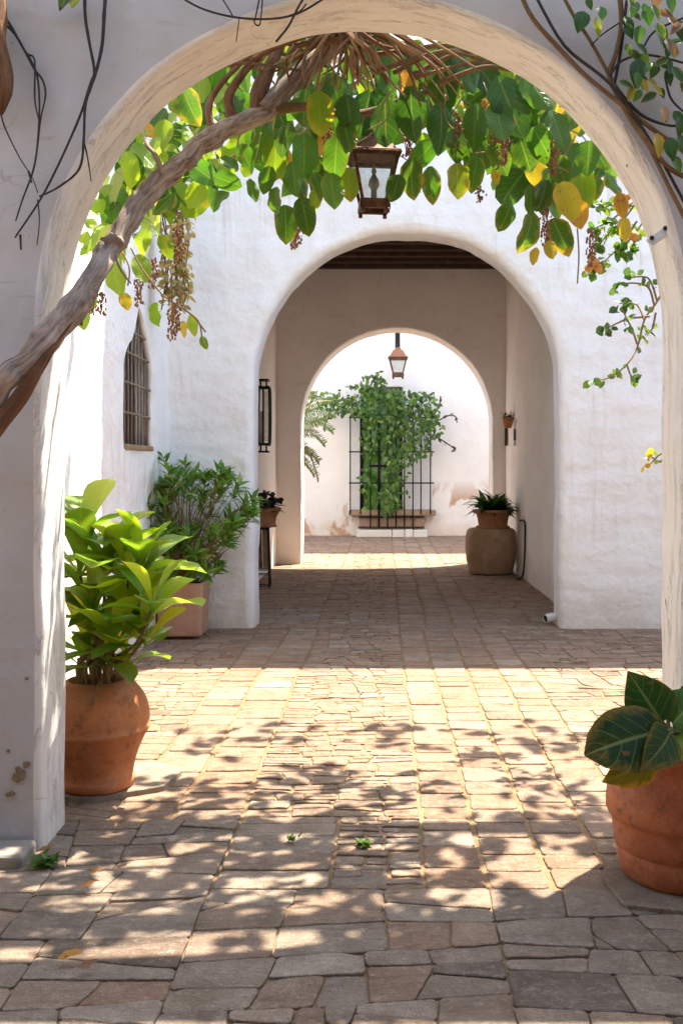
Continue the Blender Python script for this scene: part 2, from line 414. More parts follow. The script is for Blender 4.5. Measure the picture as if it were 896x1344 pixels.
# ------------------------------------------------------------------ walls with an opening
def opening_wall(path, centre, rect, depth, tf, parent, names, mats, closed=False, rr=.05, K=14, amp=.010, seed=0., back=True, pamp=.010, cap=True):
    """path: (u, z, nu, nz) points of the opening, n pointing into the wall; rect: u0, u1, z0, z1; tf(u, z, w) -> world"""
    u0, u1, z0, z1 = rect; cu, cz = centre; N = len(path)
    outer = []
    for (u, z, a, b) in path:
        if not closed and abs(b) < 1e-6:
            outer.append((u0 if a < 0 else u1, z)); continue
        du, dz = u-cu, z-cz; k = 1e9
        if du > 1e-9: k = min(k, (u1-cu)/du)
        if du < -1e-9: k = min(k, (u0-cu)/du)
        if dz > 1e-9: k = min(k, (z1-cz)/dz)
        if dz < -1e-9: k = min(k, (z0-cz)/dz)
        outer.append((cu+du*k, cz+dz*k))
    if True:      # snap the nearest rays to the corners so that the rectangle is whole
        for c in ((u0, z1), (u1, z1)) + (((u0, z0), (u1, z0)) if closed else ()):
            j = min(range(N), key=lambda q: (outer[q][0]-c[0])**2+(outer[q][1]-c[1])**2); outer[j] = c
    pp = []
    for (u, z, a, b) in path:
        o = pamp*(nz(u*1.7+seed, z*1.7, 3.1)+.5*nz(u*5+seed, z*5, 9.))
        pp.append((u+a*o, z+b*o, a, b))
    def lump(u, z, w): return amp*(nz(u*1.3+seed, z*1.3, w*3)+.5*nz(u*4+seed, z*4, w*3+5))
    cum = [0.]
    for i in range(1, N): cum.append(cum[-1]+math.hypot(path[i][0]-path[i-1][0], path[i][1]-path[i-1][1]))
    sec = []      # list of rows: (kind, list of world points)
    ks = [1-(k/K)**1.35 for k in range(K+1)][::1]
    ks = [((K-k)/K)**1.4 for k in range(K+1)]
    def row_face(s, w, sign):
        r = []
        for i in range(N):
            u, z, a, b = pp[i]; iu, iz = u+a*rr, z+b*rr; ou, oz = outer[i]
            x, y = iu+(ou-iu)*s, iz+(oz-iz)*s
            r.append((x, y, w+sign*lump(x, y, w)))
        return r
    front = [row_face(s, 0., 1) for s in ks]
    rnd = []
    for k in range(1, 6):
        an = PI/2*k/5; off = rr*(1-math.sin(an)); w = rr*(1-math.cos(an))
        rnd.append([(pp[i][0]+pp[i][2]*off, pp[i][1]+pp[i][3]*off, w+lump(pp[i][0], pp[i][1], 0)*(1-k/5)) for i in range(N)])
    mid = []
    nm = max(2, int((depth-2*rr)/.08))
    for k in range(1, nm+1):
        w = rr+(depth-2*rr)*k/nm
        mid.append([(pp[i][0]+pp[i][2]*lump(pp[i][0]*2, pp[i][1]*2, w)*.8, pp[i][1]+pp[i][3]*lump(pp[i][0]*2, pp[i][1]*2, w)*.8, w) for i in range(N)])
    brnd = []
    for k in range(1, 6):
        an = PI/2*k/5; off = rr*(1-math.cos(an)); w = depth-rr+rr*math.sin(an)
        brnd.append([(pp[i][0]+pp[i][2]*off, pp[i][1]+pp[i][3]*off, w) for i in range(N)])
    def emit(mb, rows, vv):
        ids = [[mb.vert(tf(*q), (cum[i], vv[r])) for i, q in enumerate(row)] for r, row in enumerate(rows)]
        for r in range(len(ids)-1):
            for i in range(N if closed else N-1):
                j = (i+1) % N
                mb.face(ids[r][i], ids[r][j], ids[r+1][j], ids[r+1][i])
    w = MB(); emit(w, front, [1-s for s in ks])
    if back: emit(w, [brnd[-1]]+[row_face(s, depth, 0) for s in ks[::-1]], [0]*(len(ks)+1))
    if cap:
        w.smooth = False
        for (a, b) in (((u0, z1), (u1, z1)), ((u0, z0), (u0, z1)), ((u1, z1), (u1, z0))):
            i = [w.vert(tf(a[0], a[1], 0)), w.vert(tf(b[0], b[1], 0)), w.vert(tf(b[0], b[1], depth)), w.vert(tf(a[0], a[1], depth))]
            w.face(*i)
    ow = w.build(names[0], mats[0], parent)
    r = MB(); rows = [front[-1]]+rnd+mid+brnd
    vv = [0.]; 
    for a in range(1, len(rows)): vv.append(vv[-1]+math.dist(rows[a][0], rows[a-1][0]))
    emit(r, rows, vv)
    orv = r.build(names[1], mats[1], ow)
    return ow, orv
def arch_path(cx, r, zs, z0=0., nv=26, na=72, rz=None, sq=2.0):
    rz = rz or r; p = []
    for i in range(nv): p.append((cx-r, z0+(zs-z0)*i/nv, -1., 0.))
    for i in range(na+1):
        th = PI-PI*i/na; c, s = math.cos(th), math.sin(th)
        p.append((cx+r*c, zs+rz*s, c, s if 0 < i < na else 1e-5))
    for i in range(nv-1, -1, -1): p.append((cx+r, z0+(zs-z0)*i/nv, 1., 0.))
    return p
def grid_wall(mb, a, b, z0, z1, nrm, amp=.01, step=.25, seed=0., sides=0.):
    """plain lumpy wall from a to b (xy), normal nrm (xy)"""
    a = Vector(a); b = Vector(b); L = (b-a).length; nu = max(1, int(L/step)); nv = max(1, int((z1-z0)/step)); ids = []
    for j in range(nv+1):
        z = z0+(z1-z0)*j/nv; row = []
        for i in range(nu+1):
            q = a+(b-a)*i/nu; o = amp*(nz(q.x*1.2+seed, q.y*1.2, z*1.2)+.5*nz(q.x*4+seed, q.y*4, z*4))
            row.append(mb.vert((q.x+nrm[0]*o, q.y+nrm[1]*o, z), (L*i/nu, z)))
        ids.append(row)
    for j in range(nv):
        for i in range(nu): mb.face(ids[j][i], ids[j][i+1], ids[j+1][i+1], ids[j+1][i])

D1, T1 = 3.88, .31
D2, T2 = 9.29, .42
D3, T3 = 15.55, .52
D4 = 22.2
XL = -2.01
# front archway
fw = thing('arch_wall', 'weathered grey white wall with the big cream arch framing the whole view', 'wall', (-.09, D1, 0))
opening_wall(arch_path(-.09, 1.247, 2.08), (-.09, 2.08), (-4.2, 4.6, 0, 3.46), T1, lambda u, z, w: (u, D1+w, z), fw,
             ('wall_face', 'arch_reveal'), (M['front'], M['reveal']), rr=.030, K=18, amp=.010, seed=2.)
for (x, y, rx, ry) in ((27, 1016, 8, 10), (36, 1003, 4, 5), (15, 1042, 5, 3), (19, 1117, 5, 5), (12, 985, 2, 2), (36, 890, 2, 2)):
    mb = MB(); cc = P(x, y, D1); n_ = 14; sc_ = D1/F; ring = []
    for k in range(n_):
        a = 2*PI*k/n_; r = 1+.9*nz(math.cos(a)*1.3+x, math.sin(a)*1.3, y)
        ring.append(mb.vert((cc.x+rx*sc_*r*math.cos(a), D1-.0115, cc.z+ry*sc_*r*math.sin(a))))
    mid_ = mb.vert((cc.x, D1-.0118, cc.z))
    low_ = [mb.vert((mb.v[q][0], D1+.01, mb.v[q][2])) for q in ring]
    for k in range(n_): mb.face(mid_, ring[(k+1) % n_], ring[k]); mb.face(ring[k], ring[(k+1) % n_], low_[(k+1) % n_], low_[k])
    mb.sm = [False]*len(mb.f); mb.build('bare_patch', M['chip'], fw)
mb = MB(); add_box(mb, (-3.2, 3.70, -.02), (-1.35, 3.876, .062)); bevel(mb.build('plinth', M['cement'], fw), .02, 3)

# passage building
pb = thing('passage_building', 'whitewashed building with a wide arched passage behind the courtyard', 'building', (.2, D2, 0))
opening_wall(arch_path(.205, 1.425, 2.295), (.205, 2.295), (XL, 6.0, 0, 5.28), T2, lambda u, z, w: (u, D2+w, z), pb,
             ('front_wall', 'arch_reveal'), (M['white_course'], M['white']), rr=.085, K=18, amp=.022, seed=5., pamp=.018)
opening_wall(arch_path(.185, 1.49, 2.20), (.185, 2.20), (-1.69, 1.88, 0, 4.70), T3, lambda u, z, w: (u, D3+w, z), pb,
             ('rear_wall', 'arch_reveal'), (M['passage'], M['white']), rr=.03, K=10, amp=.012, seed=8., pamp=.014, back=False, cap=False)
mb = MB(); grid_wall(mb, (-1.69, D2+T2-.01), (-1.69, D3+T3), 0, 4.75, (1, 0), .012, .3, 3.)
add_box(mb, (-1.99, D2+T2+.004, 0), (-1.72, D3+T3, 4.74)); mb.build('side_wall', M['passage_pale'], pb)
mb = MB(); grid_wall(mb, (1.88, D2+T2-.01), (1.88, D3+T3), 0, 4.75, (-1, 0), .012, .3, 4.)
add_box(mb, (1.91, D2+T2+.004, 0), (2.2, D3+T3, 4.74)); mb.build('side_wall', M['passage_pale'], pb)
mb = MB(); opening = arch_path(.185, 1.49, 2.20, na=40)
# outer face of the rear wall, towards the far courtyard
outer_b = MB()
ids = []
for (u, z, a, b) in opening:
    k = (-6.4 if a < 0 else 6.0) if abs(b) < 1e-4 else None
    if k is not None: ou, oz = k, z
    else:
        du, dz = u-.185, z-2.2; kk = min((6.0-.185)/du if du > 1e-9 else 1e9, (-6.4-.185)/du if du < -1e-9 else 1e9, (5.28-2.2)/dz if dz > 1e-9 else 1e9)
        ou, oz = .185+du*kk, 2.2+dz*kk
    ids.append((outer_b.vert((u, D3+T3+.002, z)), outer_b.vert((ou, D3+T3+.002, oz))))
for i in range(len(ids)-1): outer_b.face(ids[i][0], ids[i][1], ids[i+1][1], ids[i+1][0])
outer_b.build('courtyard_wall', M['white'], pb)
mb = MB(); add_box(mb, (-2.2, D2+T2+.01, 4.78), (6.0, D3+T3-.01, 5.0)); mb.build('ceiling', M['passage_pale'], pb)
for k in range(14):
    mb = MB(); y = D2+T2+.25+k*.42; add_box(mb, (-1.68, y-.07, 4.60), (1.87, y+.07, 4.775)); bevel(mb.build('beam', M['wood'], pb), .012)
mb = MB(); add_box(mb, (-6.4, D2+.01, 5.282), (6.0, D3+T3, 5.34)); mb.build('roof', M['terra_box'], pb)
mb = MB(); add_box(mb, (-6.4, D2+.012, 5.345), (-.10, D3, 10.5)); mb.build('shadow_caster_storey', M['white'], pb)  # unseen storey added and sized to cast the shadow edge on the courtyard wall

# courtyard side wall with the pointed window
lw = thing('courtyard_wall', 'sunlit white plastered side wall with a barred pointed window', 'wall', (XL, 7, 0))
wy0, wy1, wz0, wz1, wzs = 7.70, 8.62, 1.66, 2.82, 2.30
def pointed():
    pts = []; n = 14
    for i in range(n): pts.append((wy0, wz0+(wzs-wz0)*i/n, -1., 0.))
    cy = (wy0+wy1)/2; hw = (wy1-wy0)/2
    curve = [(0, 0), (.02, .10), (.07, .22), (.16, .34), (.26, .42), (.36, .58), (.44, .80), (.5, .97), (.56, 1.), (.64, .93), (.74, .70), (.86, .44), (.94, .24), (.985, .10), (1, 0)]
    for a, b in curve: pts.append((wy0+a*2*hw, wzs+b*(wz1-wzs), (a-.5)*2*.8, b+1e-3))
    for i in range(n-1, -1, -1): pts.append((wy1, wz0+(wzs-wz0)*i/n, 1., 0.))
    for i in range(1, 12): pts.append((wy1-(wy1-wy0)*i/12, wz0, 0., -1.))
    out = []
    for (u, z, a, b) in pts:
        l = math.hypot(a, b) or 1; out.append((u, z, a/l, b/l))
    return out
wpath = pointed()
wface, wrev = opening_wall(wpath, ((wy0+wy1)/2, 2.15), (D1+T1-.02, D2+.1, 0, 5.9), .16, lambda u, z, w: (XL-w, u, z), lw,
             ('wall_face', 'window_reveal'), (M['white'], M['white']), closed=True, rr=.025, K=22, amp=.020, seed=12., pamp=.006, back=False, cap=False)
mb = MB(); add_box(mb, (XL-.6, D1+T1, 0), (XL-.20, D2, 5.9)); mb.build('wall_core', M['white'], lw)
win = MB(); win.smooth = False
fr = [win.vert((XL-.150, u, z)) for (u, z, a, b) in wpath]; win.face(*fr)
wino = win.build('window', mat_plain('dark_inner_plane', (.045, .03, .022), .8), lw)  # flat dark sheet closing the opening behind the bars
g = MB()
def wtop(y):
    best = wz0
    for i in range(len(wpath)-1):
        (a, z1_, *_), (b, z2_, *_) = wpath[i], wpath[i+1]
        if (a-y)*(b-y) <= 0 and a != b and max(z1_, z2_) > wz0+.01: best = max(best, z1_+(z2_-z1_)*(y-a)/(b-a))
    return best
for k in range(8):
    y = wy0+(k+.6)*(wy1-wy0)/8.2
    if k % 1 == 0: add_tube(g, [(XL-.05, y, wz0+.02), (XL-.05, y, wtop(y)-.015)], .0085, 8)
g.build('vertical_bars', M['wood_pale'], wino)
for z in (1.94, 2.18, 2.42, 2.60):
    g = MB(); ys = [y for y in np.linspace(wy0, wy1, 60) if wtop(y) > z]
    add_tube(g, [(XL-.022, ys[0]-.02, z+.004), (XL-.020, (ys[0]+ys[-1])/2, z), (XL-.022, ys[-1]+.02, z-.006)], .009, 8); g.build('cross_bar', M['wood_pale'], wino)
g = MB(); add_box(g, (XL-.11, wy0-.01, wz0-.01), (XL+.012, wy1+.01, wz0+.032)); bevel(g.build('sill', M['plank'], wino), .008)
g = MB(); out = [(XL-.045, u-.0*a, z) for (u, z, a, b) in wpath[10:45]]; add_tube(g, out, .016, 6); g.build('frame', M['wood_pale'], wino)

# unseen enclosing walls; those around the front yard are added to dim it
rw = MB(); grid_wall(rw, (5.2, D1+T1), (5.2, D2), 0, 3.6, (-1, 0), .02, .5, 31.)
add_box(rw, (5.24, D1+T1, 0), (5.6, D2, 3.6)); o = rw.build('boundary_wall', M['white'], None, (5.2, 6, 0)); tag(o, 'white boundary wall closing the sunny courtyard on the right', 'wall')

bh = MB(); grid_wall(bh, (-9, -4.), (9, -4.), 0, 9., (0, 1), .02, .6, 41.); add_box(bh, (-9, -7, 0), (9, -4.04, 9.))  # unseen block added to dim the skylight from behind the viewer
tag(bh.build('ochre_light_blocker', plaster('ochre_render', (.34, .26, .19)), None, (0, -4, 0)), 'tall ochre rendered block added unseen behind the viewer to dim the skylight', 'light blocker')
for x in (-5.2, 5.2):  # side walls added out of view to keep light off the front yard
    bh = MB(); add_box(bh, (x-.2, -4., 0), (x+.2, D1-.01, 5.)); tag(bh.build('boundary_wall', M['passage'], None, (x, 0, 0)), 'unseen beige wall added to cut light on the %s side of the shaded front yard' % ('left' if x < 0 else 'right'), 'wall')

mb = MB(); add_box(mb, (-5., -3.98, 3.62), (5., 1.25, 3.80));  # unseen roof added to hold sky and sun off the arch wall
po = thing('light_blocker_roof', 'unseen timber roof added behind the viewer to block sky and sun', 'roof', (0, -1.4, 3.62)); mb.build('deck', M['wood'], po)
for x in (-4.6, 4.6):
    mb = MB(); add_box(mb, (x-.09, 1.0, 0), (x+.09, 1.18, 3.62)); bevel(mb.build('post', M['wood'], po), .01)
# far wall with the grilled window
fb = thing('far_building', 'white end wall with flaking orange patches and an iron grilled window', 'building', (.2, D4, 0))
X = lambda px: (px-VX)*D4/F
Z = lambda py: H-(py-VY)*D4/F
wx0, wx1, wzb, wzt = X(473), X(528), Z(670), Z(508)
def rect_path():
    p = []; n = 10
    for i in range(n): p.append((wx0, wzb+(wzt-wzb)*i/n, -1., 0.))
    for i in range(n): p.append((wx0+(wx1-wx0)*i/n, wzt, 0., 1.))
    for i in range(n): p.append((wx1, wzt-(wzt-wzb)*i/n, 1., 0.))
    for i in range(n): p.append((wx1-(wx1-wx0)*i/n, wzb, 0., -1.))
    return p
opening_wall(rect_path(), ((wx0+wx1)/2, (wzb+wzt)/2), (-7., 7., 0, 13.6), .22, lambda u, z, w: (u, D4+w, z), fb, ('wall_face', 'window_reveal'),
             (M['far'], M['far']), closed=True, rr=.02, K=26, amp=.02, seed=17., pamp=.004, back=False, cap=False)
mb = MB(); add_box(mb, (-7, D4+.27, 0), (7, D4+3, 13.6)); mb.build('wall_core', M['far'], fb)
mb = MB(); add_box(mb, (wx0, D4+.18, wzb), (wx1, D4+.19, wzt)); wo = mb.build('window', M['winglass'], fb)
for xx in (wx0+.03, X(497), wx1-.03):
    g = MB(); add_box(g, (xx-.03, D4+.15, wzb), (xx+.03, D4+.178, wzt)); g.build('stile', M['iron'], wo)
g = MB(); add_box(g, (X(484), D4+.148, Z(613)), (X(509), D4+.176, Z(610))); g.build('rail', M['iron'], wo)
for a, b in ((460, 472), (530, 567)):
    g = MB(); add_box(g, (X(a), D4-.045, wzb+.02), (X(b), D4-.004, Z(538 if a < 500 else 560))); bevel(g.build('shutter', M['white_paint'], fb), .008)
gr = MB()
yb = D4-.30
Xg = lambda px: (px-VX)*yb/F
Zg = lambda py: H-(py-VY)*yb/F
grille = thing('window_grille', 'tall black iron bar grille in front of the end wall window', 'grille', (Xg(514), yb, Zg(672)))
bars = [(459.5, 675), (473, 675), (486, 692), (497, 692), (508.5, 692), (519.5, 692), (530.5, 692), (541.5, 692), (552, 675), (564.5, 675)]
for px, yb_ in bars:
    top = 545 if px < 480 else 530
    g = MB(); add_tube(g, [(Xg(px), yb, Zg(yb_)), (Xg(px), yb, Zg(top))], .016 if px != 497 else .024, 6); g.build('bar', M['iron'], grille)
for py, a, b in ((593, 458, 569), (634, 458, 569), (548, 458, 569), (679, 470, 556), (692, 470, 556)):
    g = MB(); add_bar(g, (Xg(a), yb, Zg(py)), (Xg(b), yb, Zg(py)), .02, .03); g.build('cross_rail', M['iron'], grille)
    if py in (593, 634):
        for q in (a, b):
            g = MB(); add_bar(g, (Xg(q), yb, Zg(py)), (Xg(q), D4-.05, Zg(py)), .02, .02); g.build('wall_stay', M['iron'], grille)
mb = MB(); add_box(mb, (X(458), D4-.30, Z(676)), (X(571), D4-.03, Z(669))); bevel(mb.build('window_sill', M['brick'], fb), .015)
mb = MB(); add_box(mb, (X(472), D4-.24, Z(693)), (X(557), D4-.03, Z(677))); bevel(mb.build('sill_base', M['brick'], fb), .012)
for a, b in ((468, 514), (514.6, 530), (530.6, 541.4), (542, 560)):
    mb = MB(); add_box(mb, (X(a), D4-.42, -.02), (X(b), D4-.03, Z(694)+R.uniform(-.01, .01))); bevel(mb.build('step_block', M['white_stone'], fb), .02, 2)
for nm, x0, x1, lab in (('boundary_wall', -6.4, -6.0, 'white side wall of the far yard behind the passage'), ('boundary_wall', 5.6, 6.0, 'white right-hand wall of the far yard behind the passage')):
    mb = MB(); add_box(mb, (x0, D3+T3+.02, 0), (x1, D4-.03, 5.0)); o = mb.build(nm, M['white'], None, ((x0+x1)/2, 19, 0)); tag(o, lab, 'wall')

# ------------------------------------------------------------------ ground and paving
mb = MB(); s = 150; n_ = 2
i = [mb.vert((-s, -s, 0)), mb.vert((s, -s, 0)), mb.vert((s, s, 0)), mb.vert((-s, s, 0))]; mb.face(*i)
tag(mb.build('ground', M['ground']), None, None, None, 'structure')

def clip(poly, p, n):
    out = []
    for i in range(len(poly)):
        a, b = poly[i], poly[(i+1) % len(poly)]
        da = (a[0]-p[0])*n[0]+(a[1]-p[1])*n[1]; db = (b[0]-p[0])*n[0]+(b[1]-p[1])*n[1]
        if da >= 0: out.append(a)
        if da*db < 0:
            t = da/(da-db); out.append((a[0]+(b[0]-a[0])*t, a[1]+(b[1]-a[1])*t))
    return out
def area(p): return .5*abs(sum(p[i][0]*p[(i+1) % len(p)][1]-p[(i+1) % len(p)][0]*p[i][1] for i in range(len(p))))
def split(poly, target, ratio, out, skew=.07, depth=0):
    A = area(poly)
    if A < target*R.uniform(.6, 1.9) or depth > 14: out.append(poly); return
    xs = [p[0] for p in poly]; ys = [p[1] for p in poly]; w = max(xs)-min(xs); h = max(ys)-min(ys)
    f = R.uniform(.36, .64); an = R.gauss(0, skew)
    if w > h*ratio: p = (min(xs)+w*f, (min(ys)+max(ys))/2); n = (math.cos(an), math.sin(an))
    else: p = ((min(xs)+max(xs))/2, min(ys)+h*f); n = (math.sin(an*.7), math.cos(an*.7))
    for sg in (1, -1):
        q = clip(poly, p, (n[0]*sg, n[1]*sg))
        if len(q) >= 3 and area(q) > .0008: split(q, target, ratio, out, skew, depth+1)
def inset(poly, g):
    a = sum(poly[i][0]*poly[(i+1) % len(poly)][1]-poly[(i+1) % len(poly)][0]*poly[i][1] for i in range(len(poly)))
    if a < 0: poly = poly[::-1]
    q = poly
    for i in range(len(poly)):
        a, b = poly[i], poly[(i+1) % len(poly)]; dx, dy = b[0]-a[0], b[1]-a[1]; l = math.hypot(dx, dy)
        if l < 1e-6: continue
        n = (-dy/l, dx/l); q = clip(q, (a[0]+n[0]*g, a[1]+n[1]*g), n)
        if len(q) < 3: return None
    return q
def chaikin(p, k=.16):
    out = []
    for i in range(len(p)):
        a, b = p[i], p[(i+1) % len(p)]
        out.append((a[0]+(b[0]-a[0])*k, a[1]+(b[1]-a[1])*k)); out.append((a[0]+(b[0]-a[0])*(1-k), a[1]+(b[1]-a[1])*(1-k)))
    return out
def stone(mb, poly, gap=.008, tone=None, hue=None, seg=.06, rag=.0045, hv=.0016, top=.0075, bev=.003):
    q = inset(poly, gap*R.uniform(.30, .95))
    if not q or area(q) < .0010: return
    pts = []
    for i in range(len(q)):
        a, b = q[i], q[(i+1) % len(q)]; l = math.dist(a, b); n = max(1, int(l/seg))
        for k in range(n): t = k/n; pts.append((a[0]+(b[0]-a[0])*t, a[1]+(b[1]-a[1])*t))
    pts = chaikin(pts)
    pts = [(x+rag*nz(x*17, y*17, 1.3)+rag*.6*nz(x*50, y*50, 7), y+rag*nz(x*17, y*17, 5.7)+rag*.6*nz(x*50, y*50, 3)) for x, y in pts]
    cx = sum(p[0] for p in pts)/len(pts); cy = sum(p[1] for p in pts)/len(pts)
    z = top+R.gauss(0, hv); tx, ty = R.gauss(0, .005), R.gauss(0, .005)
    mb.c = (R.random() if tone is None else min(1, max(0, R.gauss(tone, .22))), R.random()**1.5 if hue is None else min(1, max(0, R.gauss(hue, .25))), 0, 1)
    r0, r1, r2, r3 = [], [], [], []
    for x, y in pts:
        d = math.hypot(x-cx, y-cy) or 1; k = min(.45, bev/d); zz = z+(x-cx)*tx+(y-cy)*ty
        r3.append(mb.vert((cx+(x-cx)*(1-2.6*k), cy+(y-cy)*(1-2.6*k), zz)))
        r0.append(mb.vert((cx+(x-cx)*(1-k), cy+(y-cy)*(1-k), zz-.0008))); r1.append(mb.vert((x, y, zz-.0032))); r2.append(mb.vert((x, y, -.02)))
    n = len(pts); mb.face(*r3)
    for i in range(n):
        j = (i+1) % n
        mb.face(r3[i], r0[i], r0[j], r3[j]); mb.face(r0[i], r1[i], r1[j], r0[j]); mb.face(r1[i], r2[i], r2[j], r1[j])
pv = MB(); pv.smooth = False
wob = lambda x, y: x+.022*nz(x*2, y*.8, 4.)+.008*nz(x*5, y*3, 8.)
def column(x0, x1, y0, y1, rmin=.13, rmax=.23, **k):
    x0 += .006; x1 -= .006
    y = y0
    while y < y1-.03:
        h = min(R.uniform(rmin, rmax), y1-y)
        if y1-(y+h) < .06: h = y1-y
        ja, jb = R.uniform(-.012, .012), R.uniform(-.012, .012)
        poly = [(wob(x0, y), y+ja*.0), (wob(x1, y), y+.0), (wob(x1, y+h), y+h), (wob(x0, y+h), y+h)]
        poly = [(a+R.gauss(0, .003), b+R.gauss(0, .005)) for a, b in poly]
        stone(pv, poly, **k); y += h
def rubble(x0, x1, y0, y1, target, ratio=1.8, skew=.07, shard=0., **k):
    out = []; split([(x0, y0), (x1, y0), (x1, y1), (x0, y1)], target, ratio, out, skew)
    if shard:
        o2 = []
        for p in out:
            if R.random() < shard: split(p, target*.18, 1.4, o2, .3)
            elif R.random() < .22 and area(p) > target*.5:      # a broken corner
                a = p[0]; b = p[1]; cc = p[-1]; k1, k2 = R.uniform(.12, .35), R.uniform(.2, .5)
                q1 = (a[0]+(b[0]-a[0])*k1, a[1]+(b[1]-a[1])*k1); q2 = (a[0]+(cc[0]-a[0])*k2, a[1]+(cc[1]-a[1])*k2)
                o2.append([a, q1, q2]); o2.append([q1]+p[1:]+[q2])
            else: o2.append(p)
        out = o2
    for p in out:
        p = [(wob(a, b), b+.01*nz(a*3, b*3, 2.)) for a, b in p]
        stone(pv, p, **k)
YB = 3.66
# foreground flags
rubble(-2.6, 2.6, 1.2, 2.35, .07, 1.6, .22, shard=.02, gap=.004, tone=.45, hue=.25, hv=.0025, top=.011)
rubble(-2.6, -.62, 2.35, 4.22, .050, 1.6, .24, shard=.0, gap=.004, tone=.42, hue=.3, hv=.0025, top=.011)
rubble(-.62, .36, 2.35, YB-.12, .046, 1.6, .13, shard=.03, gap=.004, tone=.45, hue=.25, hv=.0025, top=.011)
rubble(.36, 2.6, 2.35, YB-.12, .046, 1.6, .15, shard=.07, gap=.005, tone=.45, hue=.2, hv=.003, top=.011)
column(-.2, 0.02, YB-.12, YB+.1, .2, .25, gap=.005, tone=.45); column(-.62, -.2, YB-.12, YB+.62, .14, .22, gap=.005, tone=.45)
def columns(y0, y1):
    for a, b in ((.14, .36), (.36, .60), (.60, .83), (.83, 1.06)): column(a, b, y0, y1, gap=.009, tone=.5, hue=.75, seg=.07 if y0 < 9 else .12)
columns(YB-.12, D2)
rubble(-.2, .14, YB-.12, YB+.62, .010, 2.0, .08, gap=.009, tone=.4, hue=.5, seg=.04, rag=.007)
rubble(-.62, .14, YB+.62, D2, .0165, 1.9, .16, gap=.010, tone=.52, hue=.7, seg=.04, rag=.008)
for a, b in ((-.90, -.62), (-1.17, -.90)): column(a, b, 4.22, D2, .13, .24, gap=.0095, tone=.52, hue=.75)
rubble(XL-.05, -1.17, 4.22, D2, .028, 1.6, .16, shard=.12, gap=.009, tone=.48, hue=.7)
rubble(1.06, 5.2, YB-.12, D2, .036, 1.7, .20, shard=.10, gap=.009, tone=.48, hue=.7)
# passage and far yard
for a, b in ((.14, .40), (.40, .66), (.66, .92)): column(a, b, D2, D4, .2, .34, gap=.008, tone=.62, hue=.8, seg=.15)
rubble(-.66, .14, D2, D4, .028, 1.9, .06, gap=.008, tone=.58, hue=.85, seg=.12)
rubble(-6, -.66, D2, D4, .06, 1.8, .06, gap=.009, tone=.60, hue=.8, seg=.15)
rubble(.92, 5.8, D2, D4, .07, 1.6, .16, gap=.008, tone=.60, hue=.8, seg=.15)
stone(pv, [(-1.75, 4.50), (-1.30, 4.44), (-1.02, 4.60), (-.985, 4.86), (-1.12, 4.98), (-1.7, 5.0)], gap=.004, tone=.85, hue=-.3, top=.034, hv=0)
stone(pv, [(.80, 3.36), (1.15, 3.28), (1.5, 3.32), (1.52, 3.86), (.92, 3.88), (.78, 3.62)], gap=.004, tone=.5, hue=.1, top=.028, hv=0)
tag(pv.build('paving', M['stone']), None, None, None, 'structure')
def patch(name, cx, cy, rx, ry, z, mat, seed):
    mb = MB(); rim = []; c = mb.vert((cx, cy, z+.012)); lo = []
    n = 40
    for k in range(n):
        a = 2*PI*k/n; r = 1+.28*nz(math.cos(a)*1.5+seed, math.sin(a)*1.5, seed)
        rim.append(mb.vert((cx+rx*r*.9*math.cos(a), cy+ry*r*.9*math.sin(a), z+.006))); lo.append(mb.vert((cx+rx*r*math.cos(a), cy+ry*r*math.sin(a), z-.03)))
    for k in range(n):
        j = (k+1) % n; mb.face(c, rim[k], rim[j]); mb.face(rim[k], lo[k], lo[j], rim[j])
    return tag(mb.build(name, mat), None, None, None, 'structure')
# ------------------------------------------------------------------ the climbing vine
G_DARK = (.022, .080, .010); G_MID = (.046, .135, .014); G_LIME = (.16, .27, .020); G_YEL = (.33, .26, .03); G_ORG = (.38, .19, .03)
vine = thing('climbing_vine', 'woody climbing vine with broad green and yellowing leaves under the big arch', 'vine', (-2.05, 3.62, 0))
tk = [(-2.12, 3.6, -.03), (-2.0, 3.6, .5), (-1.80, 3.62, 1.15), P(-12, 516, 3.66), P(40, 470, 3.70), P(92, 406, 3.80), P(135, 345, 3.95), P(180, 272, 4.12), P(235, 215, 4.28), P(295, 172, 4.42), P(345, 148, 4.55)]
tp = spline(tk, 7); tr = lerplist([.076, .070, .068, .062, .056, .055, .048, .046, .043, .042, .050], len(tp)); tr = [r*.90*(1+.16*nz(i*.45, 2., 7.)+.10*nz(i*1.3, 5., 1.)) for i, r in enumerate(tr)]
tp = [p+Vector((.016*nz(i*.5, 1., 3.), 0, .016*nz(i*.5, 8., 3.))) for i, p in enumerate(tp)]
mb = MB(); add_tube(mb, tp, tr, 28, .42, seed=3.)
for i_, sg in ((44, 1), (57, -1), (38, -1)): add_blob(mb, tp[i_]+Vector((.01, -.022, .022*sg)), .026, 10, (1.5, .7, 1), i_, .8)
trunk = mb.build('trunk', M['bark'], vine)
mb = MB()      # loose strips of bark under the trunk
for a in range(3):
    q = [P(-14, 560+a*9, 3.62), P(22, 520+a*6, 3.655), P(52, 478+a*5, 3.68), P(80, 436+a*3, 3.74), P(104+a*4, 398, 3.84)]
    add_tube(mb, spline(q, 5), lerplist([.022, .020, .016, .012, .004], 21), 7, .5, seed=a*2.)
add_blob(mb, P(104, 404, 3.85), .040, 10, (.8, .7, 1.3), 2., .8)
mb.build('peeling_bark', M['bark_red'], vine)
def branch(pts, r0, r1, mat='root', n=7, name='branch', rough=.25):
    mb = MB(); q = spline(pts, 6); add_tube(mb, q, lerplist([r0, r1], len(q)), n, rough, seed=R.random()*9); return mb.build(name, M[mat], vine)
